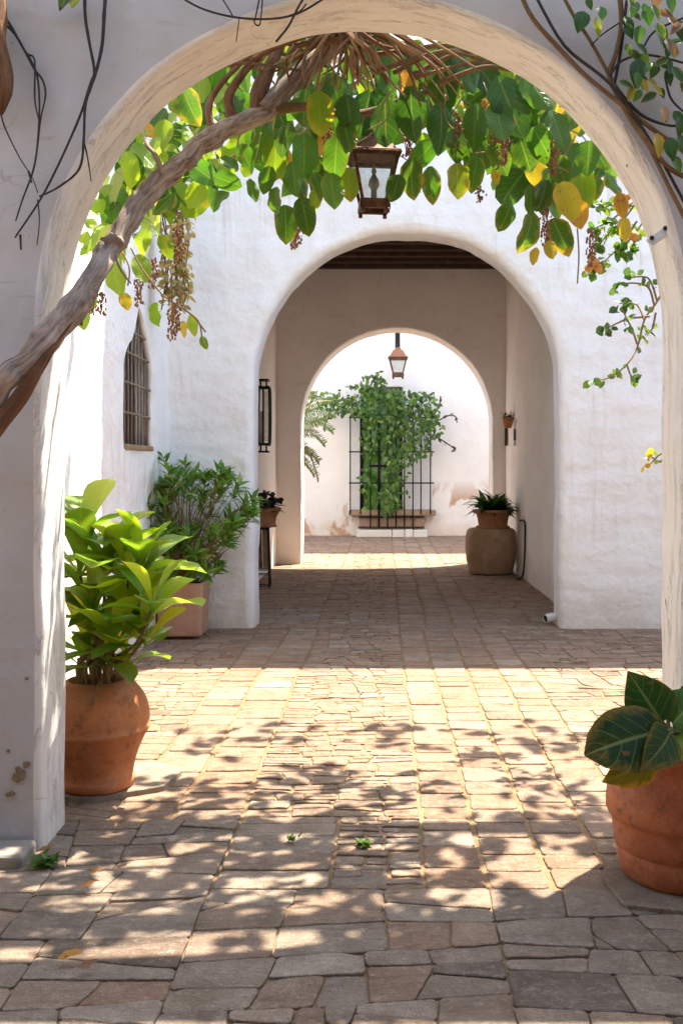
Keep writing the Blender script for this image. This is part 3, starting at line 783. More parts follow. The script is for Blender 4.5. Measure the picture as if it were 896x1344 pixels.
branch([P(215, 232, 4.2), P(205, 205, 4.15), P(192, 188, 4.2), P(188, 160, 4.3)], .014, .005, 'bark')
branch([P(150, 325, 3.98), P(158, 352, 3.95), P(172, 372, 4.0)], .008, .003, 'bark')
branch([P(345, 148, 4.55), P(372, 118, 4.6), P(410, 82, 4.66), P(460, 48, 4.72), P(520, 10, 4.8)], .050, .034, 'bark', 12)
branch([P(338, 152, 4.55), P(342, 120, 4.55), P(352, 92, 4.6), P(372, 50, 4.7)], .045, .02, 'bark_red', 10)
branch([P(345, 146, 4.55), P(395, 140, 4.62), P(470, 150, 4.8), P(560, 120, 4.9), P(660, 108, 5.0)], .028, .010, 'root')
branch([P(310, 165, 4.5), P(300, 130, 4.5), P(318, 98, 4.52), P(350, 60, 4.56)], .026, .014, 'bark_red')
branch([P(280, 178, 4.45), P(275, 140, 4.48), P(290, 110, 4.5), P(330, 70, 4.5)], .018, .010, 'bark_red')
for k in range(64):     # fan of hanging stems below the crown of the arch
    a = R.uniform(-1.45, 1.35); x0 = 452+R.uniform(-14, 14); L = R.uniform(70, 190)*(1-.35*abs(math.sin(a)) if abs(a) < .6 else 1)
    ex = x0+math.sin(a)*L; ey = 42+abs(math.cos(a))*L*.62+12
    d = R.uniform(4.27, 4.60)
    if abs(a) < .5: ey = min(ey, 118)
    branch([P(x0+R.uniform(-10, 10), 22, d+.1), P(x0+math.sin(a)*L*.35+R.gauss(0, 7), 36+12*R.random(), d), P(x0+math.sin(a)*L*.75+R.gauss(0, 9), 46+(ey-46)*R.uniform(.35, .6), d), P(ex, ey, d+.05)], R.uniform(.006, .014), .004, R.choice(['root', 'root_pale', 'root_pale', 'bark_red']), 6, 'stem', .15)
for k in range(16):
    d = R.uniform(4.3, 4.7); x = R.uniform(300, 640); y = 44+((x-470)/190)**2*42
    branch([P(x-R.uniform(40, 90), y+R.uniform(8, 40), d), P(x, y+R.uniform(-4, 14), d), P(x+R.uniform(30, 90), y+R.uniform(0, 35), d+.05)], R.uniform(.007, .015), .006, R.choice(['root', 'bark_red', 'root']), 6, 'stem', .15)

fol = MB()
def vleaf(px, py, Lpx, ang, col, d, wr=.62, e=0., prof='vine', tw=0.):
    """hanging leaf with its middle at px, py; ang: tilt of the tip from straight down, towards the right"""
    L = Lpx*d/F*.90
    dr = Vector((math.sin(ang), -.12+R.uniform(-.15, .15), -math.cos(ang))).normalized()
    c = P(px, py, d); base = c-dr*L*.5
    nrm = Vector((R.uniform(-.7, .7)+tw, -1, .35+R.uniform(-.5, .6)))
    leaf(fol, base, dr, nrm, L*1.06, L*wr*1.05, R.choice([prof, 'round']), R.uniform(-.3, 1.1), R.uniform(.05, .55), .18, cvar(col, .24, e*.65), 8, 6, R.choice([0, 0, .15, .35]))
    # stalk
    fol.c = (.16, .17, .05, 0)
LV = [
 (509,100,62,.1,G_MID,0),(537,107,46,.1,G_ORG,.4),(582,106,84,.05,G_DARK,0),(478,152,74,-.25,G_DARK,0),(506,160,70,.05,G_DARK,0),(539,147,78,.0,G_DARK,0),
 (581,166,72,.1,G_DARK,0),(622,166,68,-.05,G_MID,0),(668,140,96,.35,G_DARK,0),(692,165,96,.45,G_MID,0),(645,110,70,.6,G_DARK,0),(612,88,70,.9,G_DARK,0),(560,82,60,-.6,G_DARK,0),
 (538,232,60,-.1,G_MID,.5),(565,241,54,.05,G_MID,.8),(600,237,50,.0,G_LIME,.6),(622,228,50,-.2,G_MID,.5),(650,232,26,.2,G_YEL,.7),(519,246,40,-.3,G_DARK,.1),
 (632,196,50,.5,G_MID,.1),(655,207,50,.55,G_MID,.2),(688,200,54,.3,G_DARK,.1),(712,190,60,.5,G_MID,.1),(732,170,62,.3,G_MID,0),
 (665,284,44,-.3,G_MID,.3),(695,305,62,-.1,G_MID,.6),(736,309,58,.45,G_MID,1.),(744,262,66,.35,G_YEL,.8),(756,280,56,.2,G_ORG,.6),(714,256,46,-.1,G_DARK,.2),(697,262,44,.1,G_MID,.2),
 (722,328,34,.25,G_YEL,.8),(701,336,30,-.2,G_YEL,.7),(753,212,56,-.35,G_MID,0),(772,208,52,-.05,G_MID,0),(786,205,44,.5,G_MID,.2),(764,248,58,.1,G_LIME,.3),(803,241,38,.5,G_MID,.5),(815,268,42,.15,G_ORG,.8),
 (820,300,40,.2,G_YEL,.8),(735,222,44,.3,G_MID,.1),(598,190,52,.1,G_MID,.1),(655,160,64,.1,G_MID,0),(705,120,70,.5,G_MID,0),
 (399,142,58,-.1,G_MID,.1),(420,146,62,.1,G_LIME,.9),(441,118,60,.3,G_MID,0),(362,206,62,.05,G_LIME,.1),(340,188,56,-.1,G_MID,0),(400,200,60,.05,G_MID,0),(386,234,48,.1,G_MID,0),
 (440,205,60,-.1,G_MID,.1),(436,250,54,.1,G_MID,.2),(288,262,36,-.9,G_MID,0),(297,237,42,1.2,G_MID,0),(360,262,38,-.2,G_MID,.3),(375,293,58,.05,G_MID,.3),(400,281,58,.2,G_MID,.2),
 (258,255,44,-.5,G_LIME,0),(268,228,48,.9,G_MID,0),(331,250,36,.2,G_MID,.1),(415,262,38,-.2,G_LIME,.4),(458,240,50,.1,G_LIME,.7),(412,226,46,.3,G_DARK,.1),(460,150,60,.2,G_DARK,0),
 (372,180,52,-.3,G_MID,0),(455,178,52,.2,G_MID,.3),(322,205,40,.4,G_MID,0),(300,215,36,.9,G_MID,0),(350,235,40,-.3,G_MID,0),
 (184,312,50,-.5,G_LIME,0),(186,352,46,.3,G_LIME,.2),(150,365,52,.1,G_LIME,.2),(205,412,34,.0,G_LIME,.1),(253,426,32,.15,G_LIME,.9),(240,432,28,-.1,G_YEL,.6),(268,450,22,.5,G_MID,.3),
 (118,385,44,.5,G_LIME,.3),(140,322,48,-.2,G_LIME,0),(218,322,38,.5,G_LIME,0),(165,395,30,.3,G_YEL,.5),(108,415,36,.2,G_LIME,.4),
]
for (x, y, L, a, c, e) in LV:
    if c in (G_YEL, G_ORG): L *= .86
    vleaf(x, y, L, a, c, R.uniform(4.45, 5.0), R.uniform(.54, .72), e)
# looser leaves behind, filling the top of the arch
def inside(x, y, m=0):
    dx = x-468; r = 390-m
    return y > 428-math.sqrt(max(0, r*r-dx*dx)) if abs(dx) < r else y > 428
n = 0
while n < 330:
    x = R.uniform(120, 840); y = R.uniform(55, 300)
    lim = np.interp(x, [120, 200, 260, 330, 400, 470, 540, 600, 660, 720, 780, 840], [360, 330, 250, 215, 230, 215, 205, 205, 225, 260, 235, 215])
    if not inside(x, y, -6) or y > lim+R.gauss(0, 14): continue
    if abs(x-490) < 46 and y > 172: continue
    if x < 300 and y > 140 and R.random() < .7: continue
    c = R.choices([G_DARK, G_MID, G_LIME, G_YEL, G_ORG], [6, 7, 2 if x > 330 else 8, .4, .3])[0]
    vleaf(x, y, R.uniform(26, 58), R.gauss(0, .6), c, R.uniform(4.9, 6.1), R.uniform(.55, .75), R.choice([0, 0, .2, .6]), R.choice(['vine', 'vine', 'ovate'])); n += 1
# roof of leaves over the pergola, above the frame
def canopy(n, x0, x1, y0, y1, z0, z1, clump, thr):
    k = 0; tries = 0
    while k < n and tries < n*30:
        tries += 1
        x, y, z = R.uniform(x0, x1), R.uniform(y0, y1), R.uniform(z0, z1)
        if nz(x*clump, y*clump, 2.2) < thr: continue
        if z < H+1.86*(y)/4.19+.06 and y > 4.2: z = H+1.86*y/4.19+.06+R.random()*.25
        dr = Vector((R.uniform(-1, 1), R.uniform(-1, 1), R.uniform(-.7, -.05)))
        leaf(fol, (x, y, z), dr, Vector((R.uniform(-.5, .5), R.uniform(-.5, .5), 1)), R.uniform(.09, .19), R.uniform(.06, .11), 'vine', .5, .2, .1,
             cvar(R.choices([G_DARK, G_MID, G_LIME], [3, 5, 2])[0], .2), 5, 4); k += 1
CANOPY = True
if CANOPY:
    canopy(760, -1.2, 3.6, 4.3, 5.9, 3.55, 4.2, 2.6, -.06)
    canopy(330, -1.2, 4.2, 5.7, 7.6, 4.1, 4.9, 2.4, .06)
    canopy(190, -2.6, 3.4, 3.2, 4.3, 3.52, 4.3, 2.8, -.05)
    canopy(700, -3.5, 4.5, -1.5, 3.2, 3.55, 4.3, 1.8, -.12)  # unseen leaves over the front yard, added to cut light on the arch wall
fol.build('foliage', M['leaf'], vine)
# dry flower strings
fl = MB(); st = MB()
def string(px, py, Lpx, d, col=None):
    st = MB(); fl = MB()
    p = P(px, py, d); L = Lpx*d/F; pts = [p+Vector((R.uniform(-.008, .008), R.uniform(-.01, .01), -L*k/5)) for k in range(6)]
    add_tube(st, pts, .0022, 5)
    for k in range(int(Lpx*1.8)):
        t = (k+R.random())/int(Lpx*1.8); add_blob(fl, p+Vector((R.gauss(0, .012), R.gauss(0, .012), -L*t)), R.uniform(.0025, .0065), 4, (1, 1, 1.5), R.random()*9, .3)
    o = st.build('flower_string', M['stem_tan'], vine); fl.build('dried_flowers', M['dry_flower'], o)
for (x, y, L) in ((182, 358, 44), (120, 380, 32), (132, 385, 28), (232, 396, 40), (226, 400, 46), (535, 165, 40), (650, 160, 46), (660, 175, 42), (716, 250, 70), (600, 150, 40),
                  (385, 305, 22), (390, 300, 24), (628, 240, 26), (700, 215, 60), (680, 130, 60), (448, 140, 40), (725, 180, 50), (430, 150, 40), (740, 150, 60), (202, 340, 40), (236, 300, 44), (775, 300, 50)):
    string(x, y, L, R.uniform(4.5, 5.2))

# thin hanging shoot on the left, bearing the last leaves
for q in ([P(172, 325, 4.5), P(186, 352, 4.5), P(215, 388, 4.52), P(250, 412, 4.55), P(270, 436, 4.56)], [P(250, 412, 4.55), P(262, 425, 4.55), P(266, 452, 4.55)], [P(160, 330, 4.5), P(170, 352, 4.5), P(168, 375, 4.5)],
          [P(757, 300, 4.8), P(759, 335, 4.8), P(757, 372, 4.8)]):
    st = MB(); add_tube(st, spline(q, 5), .004, 5); st.build('shoot', M['stem_tan'], vine)
st = MB()
for k in range(60):    # leaf stalks seen between the leaves
    x = R.uniform(300, 790); y = R.uniform(90, 190)
    if not inside(x, y, 10): continue
    d = R.uniform(4.6, 5.4); st = MB(); add_tube(st, spline([P(x, y, d), P(x+R.uniform(-25, 25), y+R.uniform(10, 35), d), P(x+R.uniform(-40, 40), y+R.uniform(35, 80), d)], 4), .0035, 5); st.build('leaf_stalk', M['stem_tan'], vine)

# pale dried creeper hanging down the corner of the white walls
dc = thing('dried_creeper', 'pale straw coloured dried creeper hanging beside the pointed window', 'creeper', P(232, 300, 8.6))
st = MB(); lf = MB()
for k in range(9):
    x = R.uniform(205, 248); q = [P(x, 262, 8.5)]
    for s_ in range(5): x += R.uniform(-7, 8); q.append(P(x, 290+s_*R.uniform(22, 34), 8.5+R.uniform(-.1, .1)))
    q = spline(q, 4); add_tube(st, q, .007, 5)
    for p in q[::1]:
        for _ in range(2):
            lf_d = rv() + Vector((0, 0, -.6)); leaf(lf, p+rv(.04), lf_d, rv(), R.uniform(.05, .10), R.uniform(.03, .055), 'ovate', .5, .2, .1, cvar(R.choice([(.46, .36, .16), (.38, .36, .13), (.35, .24, .11)]), .2), 3, 2)
st.build('stems', M['stem_tan'], dc); lf.build('foliage', M['leaf_small'], dc)

# lush bright plant behind the vine, upper left
bp = thing('leafy_climber', 'bright lime green strap leaved climber on the left courtyard wall', 'climber', P(150, 260, 6.6))
st = MB(); lf = MB()
for (cx, cy, n_, L) in ((175, 215, 16, .42), (215, 180, 16, .40), (150, 290, 13, .36), (240, 215, 12, .36), (190, 260, 12, .36), (260, 175, 10, .34)):
    c = P(cx, cy, R.uniform(5.4, 6.4)); add_tube(st, spline([c+Vector((-.25, .3, .9)), c+Vector((-.15, .1, .35)), c], 5), .014, 6)
    for k in range(n_):
        d = rv(); d.z = d.z*.8-.1
        leaf(lf, c, d, Vector((0, -.3, 1)), L*R.uniform(.6, 1.1), R.uniform(.05, .085), 'strap', R.uniform(.5, 1.3), .25, 0, cvar(R.choice([G_LIME, (.26, .36, .05), (.13, .24, .03), (.34, .40, .12)]), .2), 7, 2)
for k in range(260):
    x, y = R.uniform(118, 330), R.uniform(110, 330)
    if y > 360-(x-118)*.85+R.gauss(0, 14) or not inside(x, y, 4): continue
    leaf(lf, P(x, y, R.uniform(5.2, 6.6)), rv()+Vector((0, 0, -.5)), Vector((R.uniform(-.6, .6), -1, .4)), R.uniform(.07, .16), R.uniform(.05, .09), R.choice(['ovate', 'lance']), .5, .2, .1, cvar(R.choice([G_LIME, G_LIME, G_MID, (.30, .38, .08)]), .25), 4, 2)
st.build('stems', M['stem_green'], bp); lf.build('foliage', M['leaf'], bp)

# pergola carrying the vine, above the frame
pg = thing('pergola', 'dark timber pergola over the courtyard carrying the vine', 'pergola', (1.5, 5.2, 0))
for y, z in ((5.75, 4.55),):
    mb = MB(); add_box(mb, (XL+.03, y-.05, z), (5.19, y+.05, z+.14)); bevel(mb.build('beam', M['wood'], pg), .01)

# dry black tendrils on the upper left of the front wall
def wallplant(name, label, cat, base): return thing(name, label, cat, base)
dt = wallplant('dry_tendrils', 'black dry tendrils dangling down the upper left of the front wall', 'creeper', P(110, 100, 3.84))
W_ = lambda x, y: P(x, y, 3.845)
for q, r in (([(112, -20), (112, 20), (117, 55), (124, 93), (119, 110), (100, 165), (60, 250), (20, 312)], .006), ([(140, -20), (137, 20), (134, 60), (126, 95), (119, 115), (112, 140), (110, 185), (104, 222), (78, 245), (52, 258)], .0065),
             ([(-6, 10), (12, 30), (30, 62), (42, 82), (50, 105), (52, 150), (46, 215), (30, 262), (21, 290)], .005), ([(-6, 22), (20, 45), (45, 90), (56, 105), (60, 125), (54, 155), (50, 190)], .005),
             ([(0, 140), (6, 165), (25, 205), (42, 232), (50, 253)], .003), ([(110, 185), (115, 205), (120, 238)], .0035), ([(50, 262), (52, 290), (49, 322)], .003), ([(38, 72), (46, 80), (46, 130), (52, 160)], .004), ([(27, 308), (28, 328)], .005), ([(38, 225), (42, 240)], .005)):
    mb = MB(); pts = spline([W_(*p) for p in q], 5); add_tube(mb, pts, [r*(1.15-.6*i/len(pts))*(1+.25*nz(i*1.7, q[0][0], 2.)) for i in range(len(pts))], 7, .3, seed=q[0][0]); mb.build('tendril', M['stem_dark'], dt)
lf = MB(); leaf(lf, W_(98, -14)+Vector((0, -.03, 0)), (-.5, -.1, -1), (0, -1, .3), .11, .06, 'ovate', .2, .2, .1, (.012, .03, .012, 0)); leaf(lf, W_(104, -12)+Vector((0, -.03, 0)), (-.15, -.2, -1), (.5, -1, .3), .09, .05, 'ovate', .2, .2, .1, (.12, .16, .03, 0))
lf.build('foliage', M['leaf'], dt)
t2 = wallplant('wire_stem', 'thin dark bare stem looping across the crown of the front arch', 'creeper', P(310, 20, 3.84))
for q, r in (([(225, -12), (262, 10), (305, 22), (350, 25), (390, 18), (428, -4)], .0042), ([(285, -12), (298, 8), (306, 22)], .003), ([(342, -10), (336, 20), (334, 30), (341, 32), (344, 5), (345, -10)], .003), ([(405, -14), (390, 12), (378, 35), (362, 55)], .0045), ([(314, 24), (310, 55)], .002), ([(375, 22), (393, 15), (402, 5)], .003)):
    mb = MB(); add_tube(mb, spline([W_(*p) for p in q], 5), r, 6); mb.build('stem', M['stem_dark'], t2)
hp = thing('hanging_stump', 'reddish brown woody stub at the left edge of the front wall', 'vine stub', P(2, 120, 3.80))
mb = MB(); add_tube(mb, spline([P(-14, -40, 3.78), P(-8, 40, 3.79), P(-2, 90, 3.80), P(2, 125, 3.80), P(0, 150, 3.81)], 5), lerplist([.05, .05, .045, .04, .012], 21), 12, .4, seed=5.); mb.build('stub', M['bark_red'], hp)

# evergreen creeper, upper right of the front wall
cr = wallplant('evergreen_creeper', 'leafy dark green creeper with twisted stems on the upper right wall', 'creeper', P(820, 100, 3.82))
for q, r in (([(680, -15), (700, 25), (735, 65), (775, 105), (812, 135), (850, 165), (905, 205)], .009), ([(735, -12), (752, 20), (775, 55), (800, 100), (818, 130)], .007), ([(700, -10), (740, 60), (800, 110), (850, 180), (905, 280)], .006),
             ([(812, -12), (815, 30), (808, 70), (800, 95), (806, 115), (830, 160), (872, 215), (905, 235)], .010), ([(822, 0), (815, 60), (806, 110)], .006), ([(800, 100), (815, 80), (850, 72), (905, 85)], .005), ([(808, 115), (840, 150), (880, 165), (905, 160)], .006),
             ([(812, 130), (842, 175), (880, 250), (905, 300)], .008), ([(845, 60), (860, 40), (905, 20)], .004), ([(872, 100), (880, 130), (900, 150)], .004), ([(775, 60), (790, 45), (812, 30)], .003)):
    mb = MB(); add_tube(mb, spline([P(x, y, 3.83+R.uniform(-.012, .01)) for x, y in q], 5), r, 7, .3, seed=q[0][0]); mb.build('stem', M['root' if r > .0065 else 'stem_dark'], cr)
lf = MB()
def wl(x, y, L, ang, col=G_DARK, w=.55, e=0.):
    d = R.uniform(3.70, 3.80); Lm = L*d/F; dr = Vector((math.sin(ang), -.25, -math.cos(ang)))
    leaf(lf, P(x, y, d)-dr.normalized()*Lm*.5, dr, Vector((R.uniform(-.4, .4), -1, .3)), Lm, Lm*w, 'ovate', .4, .25, .08, cvar(col, .25, e), 6, 4)
for a in ((762, 28, 32, -.3, G_DARK, .7), (773, 5, 18, .3), (789, 17, 20, .2, G_DARK, .8), (784, 36, 30, .1, G_LIME, .35, .6), (836, 95, 42, -.15), (838, 45, 28, -.2, G_MID), (846, 80, 28, 0, G_LIME, .4), (868, 45, 36, .3), (874, 18, 22, 1.2, (.16, .07, .03)), (868, 122, 16, .3), (876, 85, 28, .4), (864, 190, 34, .1, G_YEL, .5, .9), (880, 195, 34, .1),
          (892, 165, 30, -.1), (890, 155, 24, .5), (850, 20, 30, .1), (832, 12, 24, -.4), (880, 5, 26, .2), (893, 40, 30, .1), (824, 40, 26, .5), (858, 92, 26, -.4, G_MID), (846, 112, 22, .3, G_YEL, .4), (880, 62, 30, .4, (.14, .08, .03)), (872, 150, 26, .2, (.3, .18, .12)), (895, 190, 30, .2), (888, 215, 26, .4, G_MID)): wl(*a)
for k in range(34): wl(R.uniform(822, 900), R.uniform(-10, 130), R.uniform(14, 30), R.gauss(0, .6), R.choice([G_DARK, G_DARK, G_MID, G_YEL, (.2, .1, .05)]), .5, R.choice([0, .4]))
lf.build('foliage', M['leaf_gloss'], cr)

# sprigs beside the right pier, in the courtyard
def sprig(name, label, stems, n, size, d0, cols, flowers=None):
    o = thing(name, label, 'creeper', P(stems[0][0][0], stems[0][0][1], d0)); st = MB(); lf = MB()
    for q in stems:
        pts = spline([P(x, y, d0+R.uniform(-.04, .04)) for x, y in q], 6); add_tube(st, pts, lerplist([.007, .0035], len(pts)), 5, .2)
        L = len(pts)
        for k in range(int(n*L/30)+1):
            p = pts[R.randrange(L//4, L)]
            leaf(lf, p+rv(.02), rv()+Vector((0, 0, -.3)), rv()+Vector((0, -1, 0)), size*R.uniform(.7, 1.3), size*R.uniform(.5, .85), 'round', .4, .2, .05, cvar(R.choice(cols), .25), 3, 2)
        for s_ in range(3):
            p = pts[-1]; leaf(lf, p+rv(.02), rv()+Vector((0, 0, -.3)), rv()+Vector((0, -1, 0)), size*1.2, size*.9, 'round', .4, .2, .05, cvar(cols[0], .25), 3, 2)
    st.build('stems', M['stem_tan'], o); lf.build('foliage', M['leaf_small'], o)
    if flowers:
        fm = mat_plain('flower_orange', (.60, .27, .06), .7)
        for (x, y, r) in flowers: f = MB(); add_blob(f, P(x, y, d0-.05), r, 6, (1, 1, 1), x, .4); f.build('flower', fm, o)
    return o
sprig('trailing_creeper', 'wiry trailing creeper with small round leaves beside the right pier', [[(880, 360), (862, 395), (845, 420), (836, 455), (822, 478), (800, 495), (778, 500)], [(852, 415), (825, 418), (808, 425), (793, 432)], [(845, 420), (835, 400), (812, 398)], [(836, 452), (828, 430), (815, 405)],
      [(858, 400), (848, 375), (815, 372), (806, 380)], [(862, 395), (850, 365), (824, 365)], [(822, 478), (826, 490), (830, 498)], [(860, 410), (855, 432), (846, 440)]], 11, .05, 5.6, [(.05, .11, .03), G_MID, (.10, .16, .04)])
sprig('flowering_creeper', 'bushy green creeper with orange flowers under the right arch shoulder', [[(845, 250), (820, 285), (795, 310), (780, 330)], [(840, 270), (810, 270), (782, 268)], [(835, 290), (815, 320), (790, 345), (775, 355)], [(850, 280), (830, 310), (808, 330)], [(830, 265), (800, 290), (778, 300)], [(845, 300), (828, 325), (825, 340)]], 46, .055, 6.2, [G_MID, (.10, .18, .04), G_LIME], [(778, 345, .035), (785, 352, .03), (772, 352, .025), (776, 338, .025), (832, 310, .03), (825, 258, .02)])
sprig('yellow_sprig', 'small yellow flowering sprig poking out behind the right pier', [[(885, 590), (866, 596), (856, 606), (850, 610)], [(875, 600), (864, 606), (855, 600)]], 4, .032, 5.0, [(.45, .33, .03), G_LIME, (.5, .4, .03)])

# ------------------------------------------------------------------ lanterns
def lantern(label, c, s, roofmat, figure, chain_to, ang=.0, shape=(.118, .066, .245)):
    """four sided tapered lantern; c = middle of the rim under the roof, s = scale"""
    o = thing('hanging_lantern', label, 'lantern', c); ca, sa = math.cos(ang), math.sin(ang)
    def T(x, y, z): return Vector((c[0]+(x*ca-y*sa)*s, c[1]+(x*sa+y*ca)*s, c[2]+z*s))
    wt, wb, hh = shape
    r = MB(); r.smooth = False; prof = [(wt*1.10, .0), (wt*1.10, .012), (wt*.92, .022), (wt*.74, .055), (wt*.60, .085), (wt*.50, .095), (wt*.30, .105), (wt*.26, .125), (wt*.10, .135)]
    rings = [[r.vert(T(a*w, b*w, z)) for a, b in ((-1,-1),(1,-1),(1,1),(-1,1))] for w, z in prof]
    for i in range(len(rings)-1):
        for k in range(4): r.face(rings[i][k], rings[i][(k+1) % 4], rings[i+1][(k+1) % 4], rings[i+1][k])
    r.face(*rings[0][::-1]); r.face(*rings[-1])
    r.build('lantern_roof', M[roofmat], o)
    f = MB(); cs = ((-1,-1),(1,-1),(1,1),(-1,1))
    for k in range(4):
        a, b = cs[k]; a2, b2 = cs[(k+1) % 4]
        add_bar(f, T(a*wt, b*wt, 0), T(a*wb, b*wb, -hh), .017*s, .017*s)
        for w, z, t in ((wt*.985, -.008, .020), (wb*1.03, -hh, .020), (wb*1.03, -hh-.026, .026)): add_bar(f, T(a*w, b*w, z), T(a2*w, b2*w, z), t*s, t*s)
    add_box(f, T(-wb*.9, -wb*.9, -hh-.022), T(wb*.9, wb*.9, -hh-.012)) if ang == 0 else None
    for k in range(24):   # beaded rim
        t = k/23*2-1
        for b in (-1, 1): add_blob(f, T(t*wt*1.08, b*wt*1.10, .0), .006*s, 4)
        for a in (-1, 1): add_blob(f, T(a*wt*1.10, t*wt*1.08, .0), .006*s, 4)
    f.build('lantern_frame', M['copper'], o)
    for k in range(4):
        a, b = cs[k]; ft = MB(); add_tube(ft, [T(a*wb, b*wb, -hh-.036), T(a*wb, b*wb, -hh-.062)], .011*s, 8); ft.build('foot', M['copper'], o)
        a2, b2 = cs[(k+1) % 4]; g = MB(); g.smooth = False
        q = [T(a*wt*.95, b*wt*.95, -.018), T(a2*wt*.95, b2*wt*.95, -.018), T(a2*wb*.95, b2*wb*.95, -hh+.010), T(a*wb*.95, b*wb*.95, -hh+.010)]
        g.face(*[g.vert(p) for p in q]); g.build('glass_pane', M['glass'], o)
    if figure:
        l = MB(); z0 = -hh+.0
        add_lathe(l, T(0, 0, 0), [(x*s, z*s) for x, z in ((.022, z0), (.017, z0+.02), (.016, z0+.075), (.024, z0+.085), (.030, z0+.10), (.026, z0+.125), (.012, z0+.15), (.008, z0+.156), (.0135, z0+.165), (.0135, z0+.178), (.006, z0+.19), (.004, z0+.215), (.004, 0))], 14)
        l.build('lamp_holder', M['grey_metal'], o)
    ch = MB(); top = Vector(chain_to); bot = T(0, 0, .130); n = max(3, int((top-bot).length/(.05*s)))
    for k in range(n):
        p = bot+(top-bot)*(k+.5)/n; h = (top-bot).length/n*.62; w = .014*s
        ax = Vector((1, 0, 0)) if k % 2 else Vector((0, 1, 0))
        add_tube(ch, [p+ax*w*math.cos(t)+Vector((0, 0, h*math.sin(t))) for t in np.linspace(0, 2*PI, 11)], .0035*s, 5, caps=False)
    ch.build('chain', M['iron'], o)
    return o
lc = P(490.5, 207, 5.0)
lantern('copper lantern with dusty glass hanging from the vine under the big arch', lc, .94, 'copper', True, (lc.x, 5.0, 4.9), .12)
mb = MB(); add_box(mb, (XL+.02, 4.95, 4.9), (5.19, 5.05, 5.02)); bevel(mb.build('beam', M['wood'], pg), .01)
lc = P(522, 470, D4-.75)
ar = thing('iron_bracket', 'scrolled black iron arm on the end wall carrying the far lantern', 'bracket', (lc.x, D4, 4.45))
lantern('small copper roofed lantern hanging in front of the far wall', lc, 1.75, 'copper_red', False, (lc.x, lc.y, P(522, 434, lc.y).z), .0, (.105, .058, .19))
mb = MB(); zt = P(522, 433, lc.y).z; add_bar(mb, (lc.x, D4-.02, zt+.02), (lc.x, lc.y-.03, zt+.02), .035); add_tube(mb, spline([(lc.x, D4-.02, zt-.35), (lc.x, D4-.35, zt-.22), (lc.x, D4-.5, zt)], 6), .016, 6); mb.build('arm', M['iron'], ar)
mb = MB(); add_box(mb, (lc.x-.05, D4-.03, zt-.42), (lc.x+.05, D4-.008, zt+.1)); mb.build('wall_plate', M['iron'], ar)

# black iron candle lantern on the passage wall
wl_ = thing('wall_lantern', 'black iron candle lantern on the left passage wall', 'wall lantern', (-1.68, 13.2, 2.2))
cx, cy = -1.60, 13.2; hw = .075
zt, zb = P(340, 509, 13.2).z, P(340, 583, 13.2).z
f = MB()
for dx in (-hw, hw):
    for dy in (-.085, .085): add_tube(f, spline([(cx+dx*.6, cy+dy, zb), (cx+dx, cy+dy, zb+.05), (cx+dx, cy+dy, zt-.05), (cx+dx*.6, cy+dy, zt)], 5), .013, 7)
    for z in (zb, zt): add_bar(f, (cx+dx*.8, cy-.085, z), (cx+dx*.8, cy+.085, z), .025)
add_bar(f, (cx, cy-.09, zb), (cx, cy-.09, zt), .022)
for dy in (-.085, .085):
    for z in (zb, zt): add_bar(f, (cx-hw, cy+dy, z), (cx+hw, cy+dy, z), .03)
f.build('cage', M['iron'], wl_)
for z0, z1 in ((zt, zt+.10), (zb-.10, zb)):
    f = MB()
    for dx in (-.045, .03): add_tube(f, [(cx+dx, cy, z0), (cx+dx, cy, z1)], .012, 6)
    ze = z1 if z0 == zt else z0
    add_box(f, (cx-.085, cy-.09, ze-.012), (cx+.065, cy+.09, ze+.012)); f.build('bracket_plate', M['iron'], wl_)
f = MB(); add_lathe(f, (cx-.035, cy-.02, zb+.02), [(.03, 0), (.03, .40), (.024, .41), (.004, .415)], 14); f.build('candle', M['candle'], wl_)
f = MB(); add_box(f, (cx+.008, cy-.06, zb+.04), (cx+.055, cy+.06, zt-.04)); f.build('glass_pane', M['glass'], wl_)

# ------------------------------------------------------------------ pots and plants
def pot(parent, c, prof, mat, wob=.012, seed=0, n=48, soil_r=None, soil_z=None, name='pot'):
    m = MB(); add_lathe(m, c, prof, n, wob, seed); o = m.build(name, mat, parent)
    if soil_r:
        s_ = MB(); N = 24; cen = s_.vert((c[0], c[1], c[2]+soil_z+.012)); ring = [s_.vert((c[0]+soil_r*math.cos(2*PI*k/N), c[1]+soil_r*math.sin(2*PI*k/N), c[2]+soil_z)) for k in range(N)]
        for k in range(N): s_.face(cen, ring[k], ring[(k+1) % N])
        s_.build('soil', M['soil'], parent)
    return o
# left foreground pot
c = Vector((-1.330, 4.61, .034))
lp = thing('potted_plant', 'glossy broad leaved shrub in a round orange terracotta pot behind the left pier', 'potted plant', c)
pr = [(.150, 0), (.158, .012), (.163, .035), (.166, .05), (.170, .055), (.176, .10), (.184, .16), (.192, .205), (.194, .212), (.205, .24), (.222, .285), (.2335, .315), (.234, .322), (.229, .327), (.228, .36), (.222, .40), (.207, .445), (.185, .485), (.165, .510), (.158, .520), (.150, .522), (.143, .515), (.140, .48)]
pr = [(.150, 0), (.167, .008), (.171, .035), (.168, .046), (.162, .05), (.168, .09), (.178, .135), (.1795, .138), (.190, .17), (.213, .225), (.232, .258), (.240, .268), (.240, .276), (.233, .281), (.236, .30), (.234, .34), (.224, .385), (.205, .425), (.178, .460), (.152, .482), (.136, .492), (.126, .492), (.119, .480), (.113, .45)]
pot(lp, c, pr, M['terra'], .02, 3., 64, .125, .45)
st = MB(); lf = MB()
